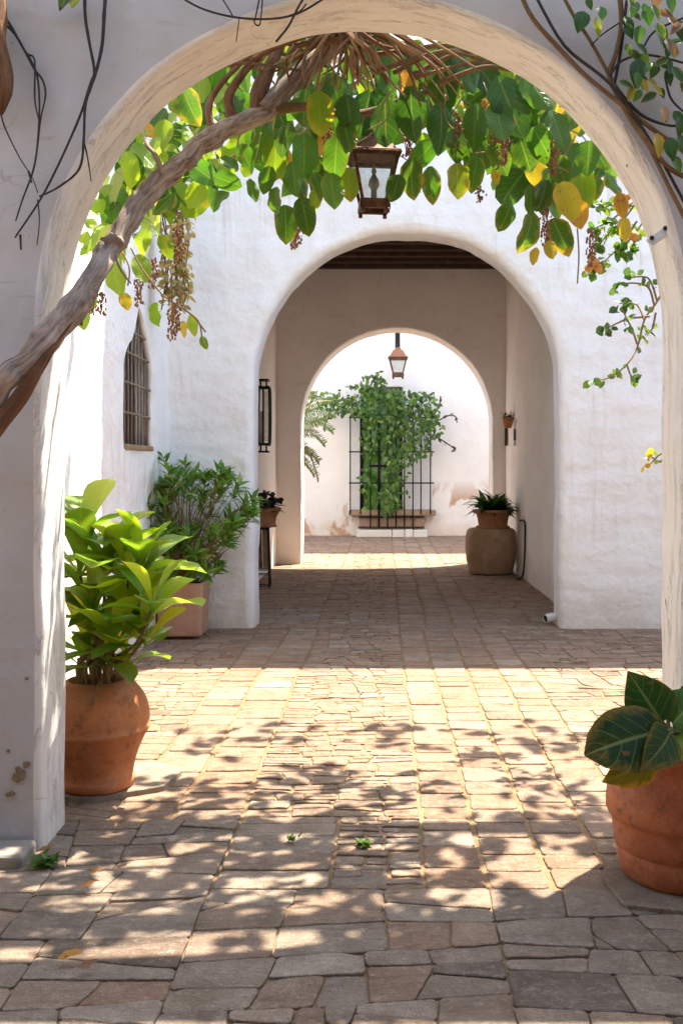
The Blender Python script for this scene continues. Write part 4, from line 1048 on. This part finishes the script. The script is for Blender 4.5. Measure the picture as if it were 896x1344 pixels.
heads = [(112, 705, 10, 78, .1), (186, 748, 12, 88, -.1), (172, 800, 11, 84, 0), (190, 838, 10, 76, -.25), (120, 800, 12, 92, 0), (140, 745, 12, 92, .1), (200, 798, 10, 76, -.2), (150, 845, 10, 86, -.1), (115, 850, 9, 84, .05), (105, 750, 8, 84, .1), (108, 872, 7, 60, .05), (135, 868, 7, 62, -.1), (170, 862, 6, 60, .0), (170, 760, 8, 84, 0)]
for i, (x, y, n_, L, dd) in enumerate(heads):
    d = 4.61+dd+R.uniform(-.08, .08); h = P(x, y, d)
    b = c+Vector((R.uniform(-.09, .09), R.uniform(-.08, .08), .44))
    q = spline([b, b+Vector((R.uniform(-.03, .03), 0, .14)), b*.35+h*.65+Vector((0, 0, -.02)), h], 5); add_tube(st, q, lerplist([.0105, .007], len(q)), 7, .2, seed=i)
    ph0 = R.random()*6
    n_ = int(n_*.85)
    for k in range(n_):
        ph = ph0+k*2.4; el = 1.3-1.15*k/n_ + R.gauss(0, .12)
        dr = Vector((math.cos(ph)*math.cos(el), math.sin(ph)*math.cos(el), math.sin(el)))
        nn = Vector((-math.cos(ph)*math.sin(el), -math.sin(ph)*math.sin(el), math.cos(el)))+rv(.2)
        Lm = L*d/F*R.uniform(.86, 1.2); base = h-Vector((0, 0, .05*k/n_))
        leaf(lf, base, dr, nn, Lm, Lm*R.uniform(.42, .54), 'obovate', R.uniform(.3, 1.15), .32, .03, cvar(R.choices([(.13, .24, .02), (.22, .34, .025), (.07, .17, .015), (.34, .41, .04)], [4, 4, 2, 2])[0], .15), 9, 4)
for k in range(6):
    b = c+Vector((R.uniform(-.08, .08), R.uniform(-.08, .08), .44)); add_tube(st, [b, b+Vector((R.uniform(-.03, .03), 0, R.uniform(.1, .22)))], .006, 6)
add_tube(st, spline([c+Vector((.05, -.08, .46)), c+Vector((.05, -.125, .51)), c+Vector((.045, -.185, .475)), c+Vector((.04, -.225, .42))], 5), .005, 5)
st.build('stems', mat_bark('plumeria_stem', (.20, .12, .06), (.36, .26, .13), 2.), lp); lf.build('foliage', M['leaf_gloss'], lp)

# square planter with the narrow leaved shrub
c = Vector((-1.79, 8.86, .03))
ps = thing('potted_shrub', 'narrow leaved evergreen bush in a square pinkish terracotta planter', 'potted shrub', c)
mb = MB(); w0, w1, hh = .185, .205, .47
def frus(mb, c, w0, w1, z0, z1):
    sm = mb.smooth; mb.smooth = False
    i = [mb.vert((c[0]+a*w, c[1]+b*w, c[2]+z)) for w, z in ((w0, z0), (w1, z1)) for a, b in ((-1,-1),(1,-1),(1,1),(-1,1))]
    for q in ((0,3,2,1),(4,5,6,7),(0,1,5,4),(1,2,6,5),(2,3,7,6),(3,0,4,7)): mb.face(*[i[k] for k in q])
    mb.smooth = sm
frus(mb, c, w0, w1, 0, hh); bevel(mb.build('planter', M['terra_box'], ps), .02, 3)
mb = MB(); frus(mb, c, w1-.03, w1-.028, hh+.001, hh+.008); mb.build('soil', M['soil'], ps)
st = MB(); lf = MB()
def inshrub(p):
    x = VX+F*p.x/p.y; y = VY-F*(p.z-H)/p.y
    up = ((x-255)/72)**2+((y-668)/58)**2; lo = ((x-250)/52)**2+((y-735)/48)**2; rt = ((x-305)/38)**2+((y-662)/36)**2
    return min(up, lo, rt)
tips = []
while len(tips) < 118:
    p = P(R.uniform(180, 345), R.uniform(596, 775), 8.86+R.uniform(-.45, .40))
    k = inshrub(p)
    if k < 1 and R.random() < .25+.9*k and p.z > .55 and not (235 < VX+F*p.x/p.y < 275 and 680 < VY-F*(p.z-H)/p.y < 712 and R.random() < .35): tips.append(p)
for x, y in ((214, 600), (222, 615), (210, 640), (192, 672), (197, 685), (335, 672), (330, 655), (300, 625), (270, 628), (246, 626), (205, 690), (290, 640)): tips.append(P(x, y, 8.75+R.uniform(-.2, .2)))
for p in tips:
    b = c+Vector((R.uniform(-.09, .09), R.uniform(-.09, .09), hh)); m = b*.45+p*.55+Vector((R.uniform(-.06, .06), 0, R.uniform(-.05, .1)))
    q = spline([b, m, p], 5); add_tube(st, q, lerplist([.0055, .0025], len(q)), 5)
    dr0 = (p-m).normalized()
    for k in range(11):
        ph = k*2.4+R.random(); sd = dr0.orthogonal().normalized(); s2 = dr0.cross(sd)
        dr = (sd*math.cos(ph)+s2*math.sin(ph))*R.uniform(.6, 1.1)+dr0*R.uniform(.25, 1.0)+Vector((0, 0, .15))
        leaf(lf, p-dr0*R.uniform(0, .10), dr, dr0+Vector((0, 0, .6)), R.uniform(.10, .17), R.uniform(.028, .042), 'lance', R.uniform(.1, .8), .3, 0, cvar(R.choices([(.08, .20, .022), (.15, .29, .03), (.045, .12, .016), (.30, .40, .06)], [5, 5, 3, 1])[0], .2), 5, 2)
st.build('branches', M['stem_tan'], ps); lf.build('foliage', M['leaf_small'], ps)

# right foreground pot
c = Vector((1.071, 3.62, .03))
rp = thing('potted_plant', 'dark veined large leaved plant in a stained red terracotta pot by the right pier', 'potted plant', c)
pr = [(.205, 0), (.212, .01), (.222, .05), (.232, .10), (.2365, .135), (.2375, .139), (.240, .15), (.247, .19), (.250, .207), (.257, .21), (.260, .216), (.274, .245), (.286, .285), (.289, .32), (.283, .355), (.268, .385), (.258, .40), (.255, .415), (.262, .425), (.264, .44), (.258, .452), (.245, .455), (.236, .45), (.230, .40)]
pr = [(.195, 0), (.21, .01), (.222, .06), (.2285, .10), (.225, .104), (.225, .107), (.232, .112), (.238, .15), (.243, .20), (.245, .215), (.257, .222), (.263, .235), (.2625, .27), (.257, .32), (.246, .37), (.233, .405), (.226, .43), (.232, .438), (.237, .455), (.232, .47), (.22, .477), (.208, .47), (.2, .43)]
pot(rp, c, pr, M['terra_old'], .012, 7., 72, .202, .43)
def bigleaf(base, tip, wid, nrm, col, e=0., bend=.3, fold=.2, wave=.06, prof='heart', mat='leaf_dark', curl=.12):
    m = MB(); base = Vector(base); tip = Vector(tip); L = (tip-base).length
    ax = (tip-base).normalized(); n = Vector(nrm); n = (n-ax*n.dot(ax)).normalized(); d0 = ax*math.cos(bend/2)+n*math.sin(bend/2)
    leaf(m, base, d0, n, L*1.02, wid, prof, bend, fold, wave, (*col, e), 16, 12, curl); m.build('leaf', M[mat], rp)
    stk = MB(); b = c+Vector((R.uniform(-.05, .05), R.uniform(-.05, .05), .41)); add_tube(stk, spline([b, b*.5+base*.5+Vector((0, 0, .04)), base+ax*.005], 6), lerplist([.010, .006], 13), 7); stk.build('leaf_stalk', M['stem_green'], rp)
DK = (.005, .028, .006)
bigleaf(P(868, 948, 3.45), P(824, 882, 3.50), .185, (-.25, -1, .25), (.014, .058, .012), .1, .15, .12)
bigleaf(P(876, 958, 3.40), P(766, 992, 3.28), .235, (-.15, -.85, .55), DK, .25, .6, .12, .07, prof='round')
bigleaf(P(862, 996, 3.33), P(790, 1026, 3.26), .14, (-.1, -1, .05), (.16, .15, .02), .8, .35, -.2, .12)
bigleaf(P(878, 962, 3.38), P(838, 1012, 3.26), .15, (.6, -.6, .5), (.03, .06, .025), .2, .7, .25, .05)
bigleaf(P(882, 950, 3.45), P(930, 905, 3.45), .17, (-.3, -.7, .6), (.05, .12, .03), 0, .5, .2, .04)
bigleaf(P(890, 965, 3.45), P(905, 1000, 3.33), .16, (-.5, -.8, .3), (.14, .26, .03), 0, .4, .15, .04, mat='leaf_gloss')
bigleaf(P(905, 950, 3.52), P(960, 985, 3.45), .2, (.2, -.6, .8), DK, 0, .5, .15, .05)
bigleaf(P(905, 945, 3.60), P(950, 890, 3.66), .2, (.1, -1, .4), (.02, .07, .015), 0, .3, .15, .05)
bigleaf(P(875, 940, 3.60), P(892, 905, 3.66), .13, (.1, -1, .3), (.12, .22, .03), 0, .3, .15, .05, mat='leaf_gloss')
bigleaf(P(900, 940, 3.7), P(955, 925, 3.8), .18, (.0, -.4, 1), (.03, .09, .02), 0, .5, .15, .05)

# stone jar in the passage with a pot on it
c = Vector((1.50, 14.15, .02))
jr = MB(); k_ = 1.0
add_lathe(jr, c, [(.29, 0), (.31, .015), (.325, .08), (.35, .20), (.365, .33), (.365, .44), (.355, .53), (.338, .59), (.315, .622), (.29, .635), (.25, .64)], 48, .05, 4., True)
o = jr.build('stone_jar', M['jar'], None, c); tag(o, 'squat weathered stone jar against the right passage wall', 'jar')
c2 = c+Vector((.03, 0, .641))
jp = thing('potted_plant', 'dark strappy leaved plant in a terracotta bowl on the stone jar', 'potted plant', c2)
pot(jp, c2, [(.235, 0), (.245, .008), (.24, .022), (.205, .032), (.212, .09), (.228, .16), (.24, .20), (.285, .215), (.295, .235), (.29, .255), (.27, .258), (.26, .235), (.255, .21)], M['terra_brown'], .01, 5., 40, .262, .22)
lf = MB()
for k in range(130):
    ph = R.uniform(0, 6.28); el = R.uniform(.25, 1.3); dr = Vector((math.cos(ph)*math.cos(el), math.sin(ph)*math.cos(el), math.sin(el)))
    leaf(lf, c2+Vector((R.uniform(-.12, .12), R.uniform(-.12, .12), .22)), dr, Vector((0, 0, 1)), R.uniform(.28, .46), R.uniform(.08, .125), 'lance', R.uniform(.7, 1.7), .25, .03, cvar(R.choice([(.012, .05, .012), (.02, .075, .015), (.035, .10, .02)]), .2), 7, 2)
lf.build('foliage', M['leaf_gloss'], jp)
mb = MB(); add_tube(mb, spline([P(682, 683, 13.6), P(688, 686, 13.3), P(688.5, 712, 13.22), P(687, 745, 13.2), P(684, 758, 13.25), P(678, 759, 13.4)], 6), .014, 7)
o = mb.build('garden_hose', M['black'], None, P(684, 757, 13.6)); tag(o, 'thin black hose running down the passage wall beside the jar', 'hose')
# iron stand with flower bowl
c = Vector((-1.52, 12.45, .02)); hs = .735
sd = thing('plant_stand', 'slim black iron plant stand inside the left of the passage', 'plant stand', c)
for a, b in ((-1, -1), (1, -1), (1, 1), (-1, 1)):
    m = MB(); add_tube(m, [c+Vector((a*.085, b*.085, 0)), c+Vector((a*.062, b*.062, hs))], .009, 7); m.build('leg', M['iron'], sd)
for z, w in ((.02, .085), (.16, .080), (.22, .079), (hs-.01, .064)):
    m = MB()
    for a, b, a2, b2 in ((-1,-1,1,-1), (1,-1,1,1), (1,1,-1,1), (-1,1,-1,-1)): add_tube(m, [c+Vector((a*w, b*w, z)), c+Vector((a2*w, b2*w, z))], .006, 6)
    m.build('rail', M['iron'], sd)
m = MB(); add_box(m, c+Vector((-.085, -.085, hs)), c+Vector((.085, .085, hs+.014))); m.build('top_plate', M['iron'], sd)
for dx, w, lab in ((-.035, .045, 'reddish brown wooden plank standing upright inside the plant stand'), (.025, .06, 'pale wooden plank standing upright inside the plant stand')):
    m = MB(); add_bar(m, c+Vector((dx, .03, .235)), c+Vector((dx-.01, .0, .72)), w, .02); o = m.build('leaning_plank', M['plank' if dx > 0 else 'bark_red'], None, c+Vector((dx, .03, .235))); tag(o, lab, 'plank')
c2 = c+Vector((.04, 0, hs+.016))
fp = thing('potted_plant', 'dark purple flowers in a wide terracotta bowl on the iron stand', 'potted plant', c2)
pot(fp, c2, [(.125, 0), (.13, .025), (.118, .035), (.115, .06), (.125, .12), (.15, .17), (.175, .20), (.185, .225), (.18, .24), (.165, .24), (.155, .21)], M['terra_brown'], .01, 2., 36, .16, .205)
lf = MB(); fl = MB()
for k in range(46):
    ph = R.uniform(0, 6.28); el = R.uniform(.1, 1.4); dr = Vector((math.cos(ph)*math.cos(el), math.sin(ph)*math.cos(el), math.sin(el)))
    leaf(lf, c2+Vector((R.uniform(-.06, .06), R.uniform(-.06, .06), .21)), dr, (0, 0, 1), R.uniform(.12, .24), R.uniform(.06, .10), 'round', .9, .2, .05, cvar(R.choice([(.02, .06, .015), (.045, .09, .02), (.03, .02, .03)]), .2), 5, 2)
for x, y in ((345, 652), (340, 660), (350, 648), (368, 655), (364, 658), (338, 652), (352, 660), (356, 652)):
    p = P(x, y, 12.4+R.uniform(-.06, .06))
    for k in range(7): leaf(fl, p, rv(), rv(), .075, .065, 'round', .6, .2, .1, cvar((.020, .016, .045), .3), 4, 2)
lf.build('foliage', M['leaf_gloss'], fp); fl.build('flowers', M['leaf_small'], fp)

# small wall pot, hook board and wall tube on the right passage wall
p = Vector((1.80, 14.6, P(673, 562, 14.6).z))
wp = thing('wall_planter', 'tiny terracotta pot with dry sprigs hung on the right passage wall', 'wall planter', p)
pot(wp, p, [(.04, 0), (.05, .01), (.068, .07), (.075, .13), (.085, .135), (.085, .16), (.07, .16), (.065, .13)], M['terra_brown'], .01, 1., 24, .07, .14)
mb = MB(); lf = MB(); add_tube(mb, [p+Vector((0, 0, .13)), p+Vector((.08, 0, .135))], .012, 6); mb.build('hook', M['iron'], wp)
for k in range(34): leaf(lf, p+Vector((R.uniform(-.05, .05), R.uniform(-.05, .05), .15)), (R.uniform(-1, 1), R.uniform(-1, 1), R.uniform(.1, 1)), (0, 0, 1), R.uniform(.06, .16), .03, 'lance', .6, .2, 0, cvar(R.choice([(.05, .04, .03), (.25, .22, .2), (.06, .08, .03)]), .3), 3, 2)
lf.build('foliage', M['leaf_small'], wp)
mb = MB(); add_box(mb, (1.835, 15.22, P(664, 585, 15.25).z), (1.868, 15.32, P(664, 549, 15.25).z)); o = mb.build('wooden_board', M['wood'], None, (1.86, 15.27, 1.9)); tag(bevel(o, .006), 'narrow dark board fixed upright on the right passage wall', 'board')
wt = thing('wall_chime', 'slim grey and white tube hanging on the right passage wall', 'ornament', P(679, 585, 14.1))
mb = MB(); x = 1.835; add_tube(mb, [(x, 14.1, P(679, 585, 14.1).z), (x, 14.1, P(679, 578, 14.1).z)], .022, 8); mb.build('weight', M['white_paint'], wt)
mb = MB(); add_tube(mb, [(x, 14.1, P(679, 578, 14.1).z), (x, 14.1, P(679, 563, 14.1).z)], .020, 8); add_tube(mb, [(x, 14.1, P(679, 563, 14.1).z), (x+.03, 14.1, P(679, 548, 14.1).z)], .005, 5); mb.build('tube', M['grey_metal'], wt)

# drain spout at the foot of the inner arch
p = Vector((1.615, 9.52, .085)); dp = thing('drain_spout', 'short white drain spout with black mouth at the foot of the inner arch', 'drain', p)
mb = MB(); e = p+Vector((-.095, -.05, -.012)); add_tube(mb, [p+Vector((.05, .025, .004)), e], .042, 16, caps=False); add_tube(mb, [e, e+(p-e)*.2], .034, 16, caps=False); mb.build('pipe', M['white_paint'], dp)
mb = MB(); q = e+(p-e)*.08; add_tube(mb, [q, q+(p-e)*.12], .0345, 16); mb.build('mouth', M['black'], dp)
# metal clip on the front arch
p = P(863, 311, 3.92); bk = thing('metal_clip', 'small pale metal clip with two dark screws on the right arch reveal', 'clip', p)
mb = MB(); u = Vector((.62, .0, .45)).normalized(); add_bar(mb, p-u*.045, p+u*.045, .036, .010, (-.35, -.9, .25)); bevel(mb.build('plate', M['white_paint'], bk), .003)
for s_ in (-.8, 1): 
    mb = MB(); add_blob(mb, p+u*.036*s_+Vector((-.005, -.013, .010)), .0095, 8, (1, 1, 1), 1., .1); mb.build('screw', M['black'], bk)

# ------------------------------------------------------------------ far foliage
fv = thing('flowering_vine', 'dense small leaved vine tumbling over the grilled window of the far wall', 'vine', (X(505), D4-.3, .5))
st = MB(); lf = MB()
blobs = [(500, 530, 40, 26, 340), (540, 540, 36, 28, 420), (468, 525, 34, 20, 180), (555, 560, 24, 22, 220), (520, 578, 20, 30, 200), (484, 570, 11, 30, 70), (515, 630, 10, 42, 190), (505, 655, 10, 18, 60), (445, 530, 26, 13, 90), (490, 500, 16, 10, 70), (425, 528, 14, 14, 36), (545, 590, 20, 12, 80), (480, 640, 6, 26, 40), (535, 612, 7, 40, 40)]
for (x, y, rx, ry, n_) in blobs:
    for k in range(int(n_*.62)):
        a = R.uniform(0, 6.28); r = math.sqrt(R.random())*1.05
        d = D4-.34-R.random()*.5
        leaf(lf, P(x+rx*r*math.cos(a), y+ry*r*math.sin(a), d), rv()+Vector((0, -.3, -.7)), Vector((R.uniform(-.6, .6), -1, R.uniform(0, .8))), R.uniform(.08, .17), R.uniform(.05, .095), R.choice(['ovate', 'lance']), .5, .25, .1,
             cvar(R.choices([(.055, .13, .022), (.10, .20, .035), (.03, .08, .016), (.17, .27, .06)], [5, 4, 3, 2])[0], .22), 3, 2)
for q in ([(520, 560), (545, 525), (562, 520), (570, 515)], [(560, 560), (590, 545), (600, 550)], [(560, 570), (575, 575), (598, 590)], [(500, 540), (450, 535), (415, 520), (405, 535)], [(480, 520), (490, 498), (497, 488)], [(565, 550), (575, 535), (578, 520)], [(515, 560), (510, 620), (508, 668)], [(440, 530), (430, 550), (425, 560)]):
    pts = spline([P(x, y, D4-.45) for x, y in q], 6); add_tube(st, pts, .014, 5, .2)
    for p in pts[::2]: leaf(lf, p, rv(), rv(), .13, .07, 'lance', .4, .2, .05, cvar((.06, .12, .03), .3), 3, 2)
st.build('stems', M['stem_dark'], fv); lf.build('foliage', M['leaf_small'], fv)
# ferny tree at the left of the far yard
ft = thing('feathery_tree', 'feathery leaved young tree at the left of the far yard', 'tree', ((385-VX)*19.5/F-.3, 19.5, 0))
tr_ = MB(); lf = MB(); b = Vector((ft.location.x, 19.5, 0))
tp = spline([b, b+Vector((-.05, 0, 1.2)), b+Vector((.05, 0, 2.2)), b+Vector((.0, 0, 3.1))], 6); add_tube(tr_, tp, lerplist([.07, .04], len(tp)), 10, .2); tr_.build('trunk', M['bark'], ft)
fronds = [((392, 545), (412, 528), (436, 526)), ((392, 548), (412, 540), (440, 545)), ((390, 555), (415, 552), (436, 565)), ((390, 570), (410, 568), (425, 582)), ((390, 590), (405, 592), (418, 605)), ((390, 580), (408, 598), (417, 628)), ((390, 540), (400, 522), (414, 517)), ((390, 600), (400, 606), (412, 622)), ((392, 560), (410, 556), (428, 548))]
for fr_ in fronds:
    d = 19.3+R.uniform(-.3, .3); pts = spline([P(x, y, d) for x, y in fr_], 10); add_tube(lf, pts, .006, 4)
    for i, p in enumerate(pts[2:]):
        t = (pts[min(i+3, len(pts)-1)]-pts[i+1]).normalized()
        for sg in (-1, 1):
            for _ in range(2): leaf(lf, p+rv(.01), t*.5+Vector((0, R.uniform(-.4, .4), sg*.8-.25)), Vector((0, -1, .5)), R.uniform(.09, .16)*(1.1-i/len(pts)*.5), .022, 'lance', .6, .2, 0, cvar(R.choice([(.09, .18, .04), (.13, .24, .05), (.17, .22, .07)] if fr_[0][1] < 565 else [(.15, .15, .06), (.12, .14, .05)]), .2), 3, 2)
for k in range(8):
    a = k*.8+1; t = tp[-1]; pts = spline([t, t+Vector((math.cos(a)*.4-.5, math.sin(a)*.4, .3)), t+Vector((math.cos(a)*.8-.9, math.sin(a)*.7, -.05))], 8)
    for p in pts[2:]:
        for sg in (-1, 1): leaf(lf, p, Vector((R.uniform(-.4, .4), sg, -.4)), (0, 0, 1), .18, .03, 'lance', .6, .2, 0, cvar((.09, .18, .04), .2), 3, 2)
lf.build('crown', M['leaf_small'], ft)

# weeds and fallen leaves
def weed(label, c, n_, L, cols):
    o = thing('weed', label, 'weed', c); lf = MB()
    for k in range(n_):
        a = R.uniform(0, 6.28); el = R.uniform(.1, 1.2)
        leaf(lf, Vector(c)+Vector((R.gauss(0, L*.3), R.gauss(0, L*.3), 0)), (math.cos(a)*math.cos(el), math.sin(a)*math.cos(el), math.sin(el)), (0, 0, 1), L*R.uniform(.5, 1.1), L*.4, 'round', .8, .2, .1, cvar(R.choice(cols), .2), 4, 2)
    lf.build('foliage', M['leaf_small'], o)
weed('small green weed at the foot of the left pier', (-1.27, 3.73, .02), 46, .055, [(.05, .14, .02), (.09, .18, .03)])
weed('low moss green weed between the central paving stones', (-.085, 3.93, .015), 60, .035, [(.08, .15, .02), (.12, .19, .03)])
weed('tiny weed in a paving joint left of the central strip', (-.37, 3.98, .018), 26, .03, [(.08, .15, .02), (.12, .19, .03)])
weed('low green weed beside the white step under the far window', (.68, D4-.2, .01), 60, .14, [(.05, .11, .03), (.09, .15, .04)])
for (x, y, L, a, col, lab) in ((158, 1094, .055, .9, (.26, .11, .06), 'curled red brown fallen leaf nearest the left pot'), (128, 1158, .06, .1, (.34, .17, .08), 'tan fallen leaf on the flagstones beside another by the pier'), (116, 1177, .065, .3, (.36, .16, .06), 'orange brown fallen leaf below the weed by the left pier'),
                               (95, 1273, .085, .05, (.48, .24, .05), 'large yellow orange fallen leaf low on the left flagstones'), (118, 1284, .06, .4, (.22, .12, .06), 'dull brown fallen leaf just below the large yellow one'), (62, 1128, .06, .1, (.36, .14, .07), 'red brown fallen leaf against the left pier foot'), (160, 1152, .05, .2, (.32, .19, .11), 'small pale brown fallen leaf on the open flagstones')):
    d = F*H/(y-VY); c = Vector(((x-VX)*d/F, d, .036)); m = MB(); leaf(m, c-Vector((math.cos(a), math.sin(a), 0))*L*.5, (math.cos(a), math.sin(a), .05), (0, -.2, 1), L, L*.5, 'ovate', -.6, .45, .15, (*col, 0), 7, 4)
    o = m.build('fallen_leaf', M['leaf_small'], None, c); tag(o, lab, 'leaf', 'fallen leaves on the paving')

# ------------------------------------------------------------------ light, sky, camera
sc = bpy.context.scene
SX, SY, SZ = .30, .35, 1.0
w = bpy.data.worlds.new('World'); sc.world = w; w.use_nodes = True; nt = w.node_tree; nt.nodes.clear()
sky = nt.nodes.new('ShaderNodeTexSky'); sky.sky_type = 'NISHITA'; sky.sun_disc = False
sky.sun_elevation = math.atan2(SZ, math.hypot(SX, SY)); sky.sun_rotation = math.atan2(SX, SY)
bg = nt.nodes.new('ShaderNodeBackground'); bg.inputs[1].default_value = .15; nt.links.new(sky.outputs[0], bg.inputs[0])
wo_ = nt.nodes.new('ShaderNodeOutputWorld'); nt.links.new(bg.outputs[0], wo_.inputs[0])
sl = bpy.data.lights.new('sun', 'SUN'); sl.energy = 3.7; sl.angle = math.radians(.53); sl.color = (1., .94, .84)
so = bpy.data.objects.new('sun', sl); C.objects.link(so); so.rotation_euler = Vector((SX, SY, SZ)).to_track_quat('Z', 'Y').to_euler()
so.location = (6, 6, 18)
cd = bpy.data.cameras.new('camera'); cam = bpy.data.objects.new('camera', cd); C.objects.link(cam); sc.camera = cam
cam.location = (0, 0, H); cam.rotation_euler = (PI/2, 0, 0)
cd.sensor_fit = 'VERTICAL'; cd.sensor_height = 36; cd.sensor_width = 24; cd.lens = F/1344*36
cd.shift_x = -(VX-448)/1344; cd.shift_y = -(672-VY)/1344
cd.clip_start = .05; cd.clip_end = 600
vs = sc.view_settings; vs.view_transform = 'Standard'; vs.look = 'None'; vs.gamma = 1; vs.exposure = 2.36; vs.use_white_balance = True; vs.white_balance_temperature = 7000; vs.white_balance_tint = 10; vs.use_curve_mapping = False
sc.cycles.max_bounces = 14; sc.cycles.diffuse_bounces = 8; sc.cycles.transparent_max_bounces = 16
sc.cycles.use_denoising = True
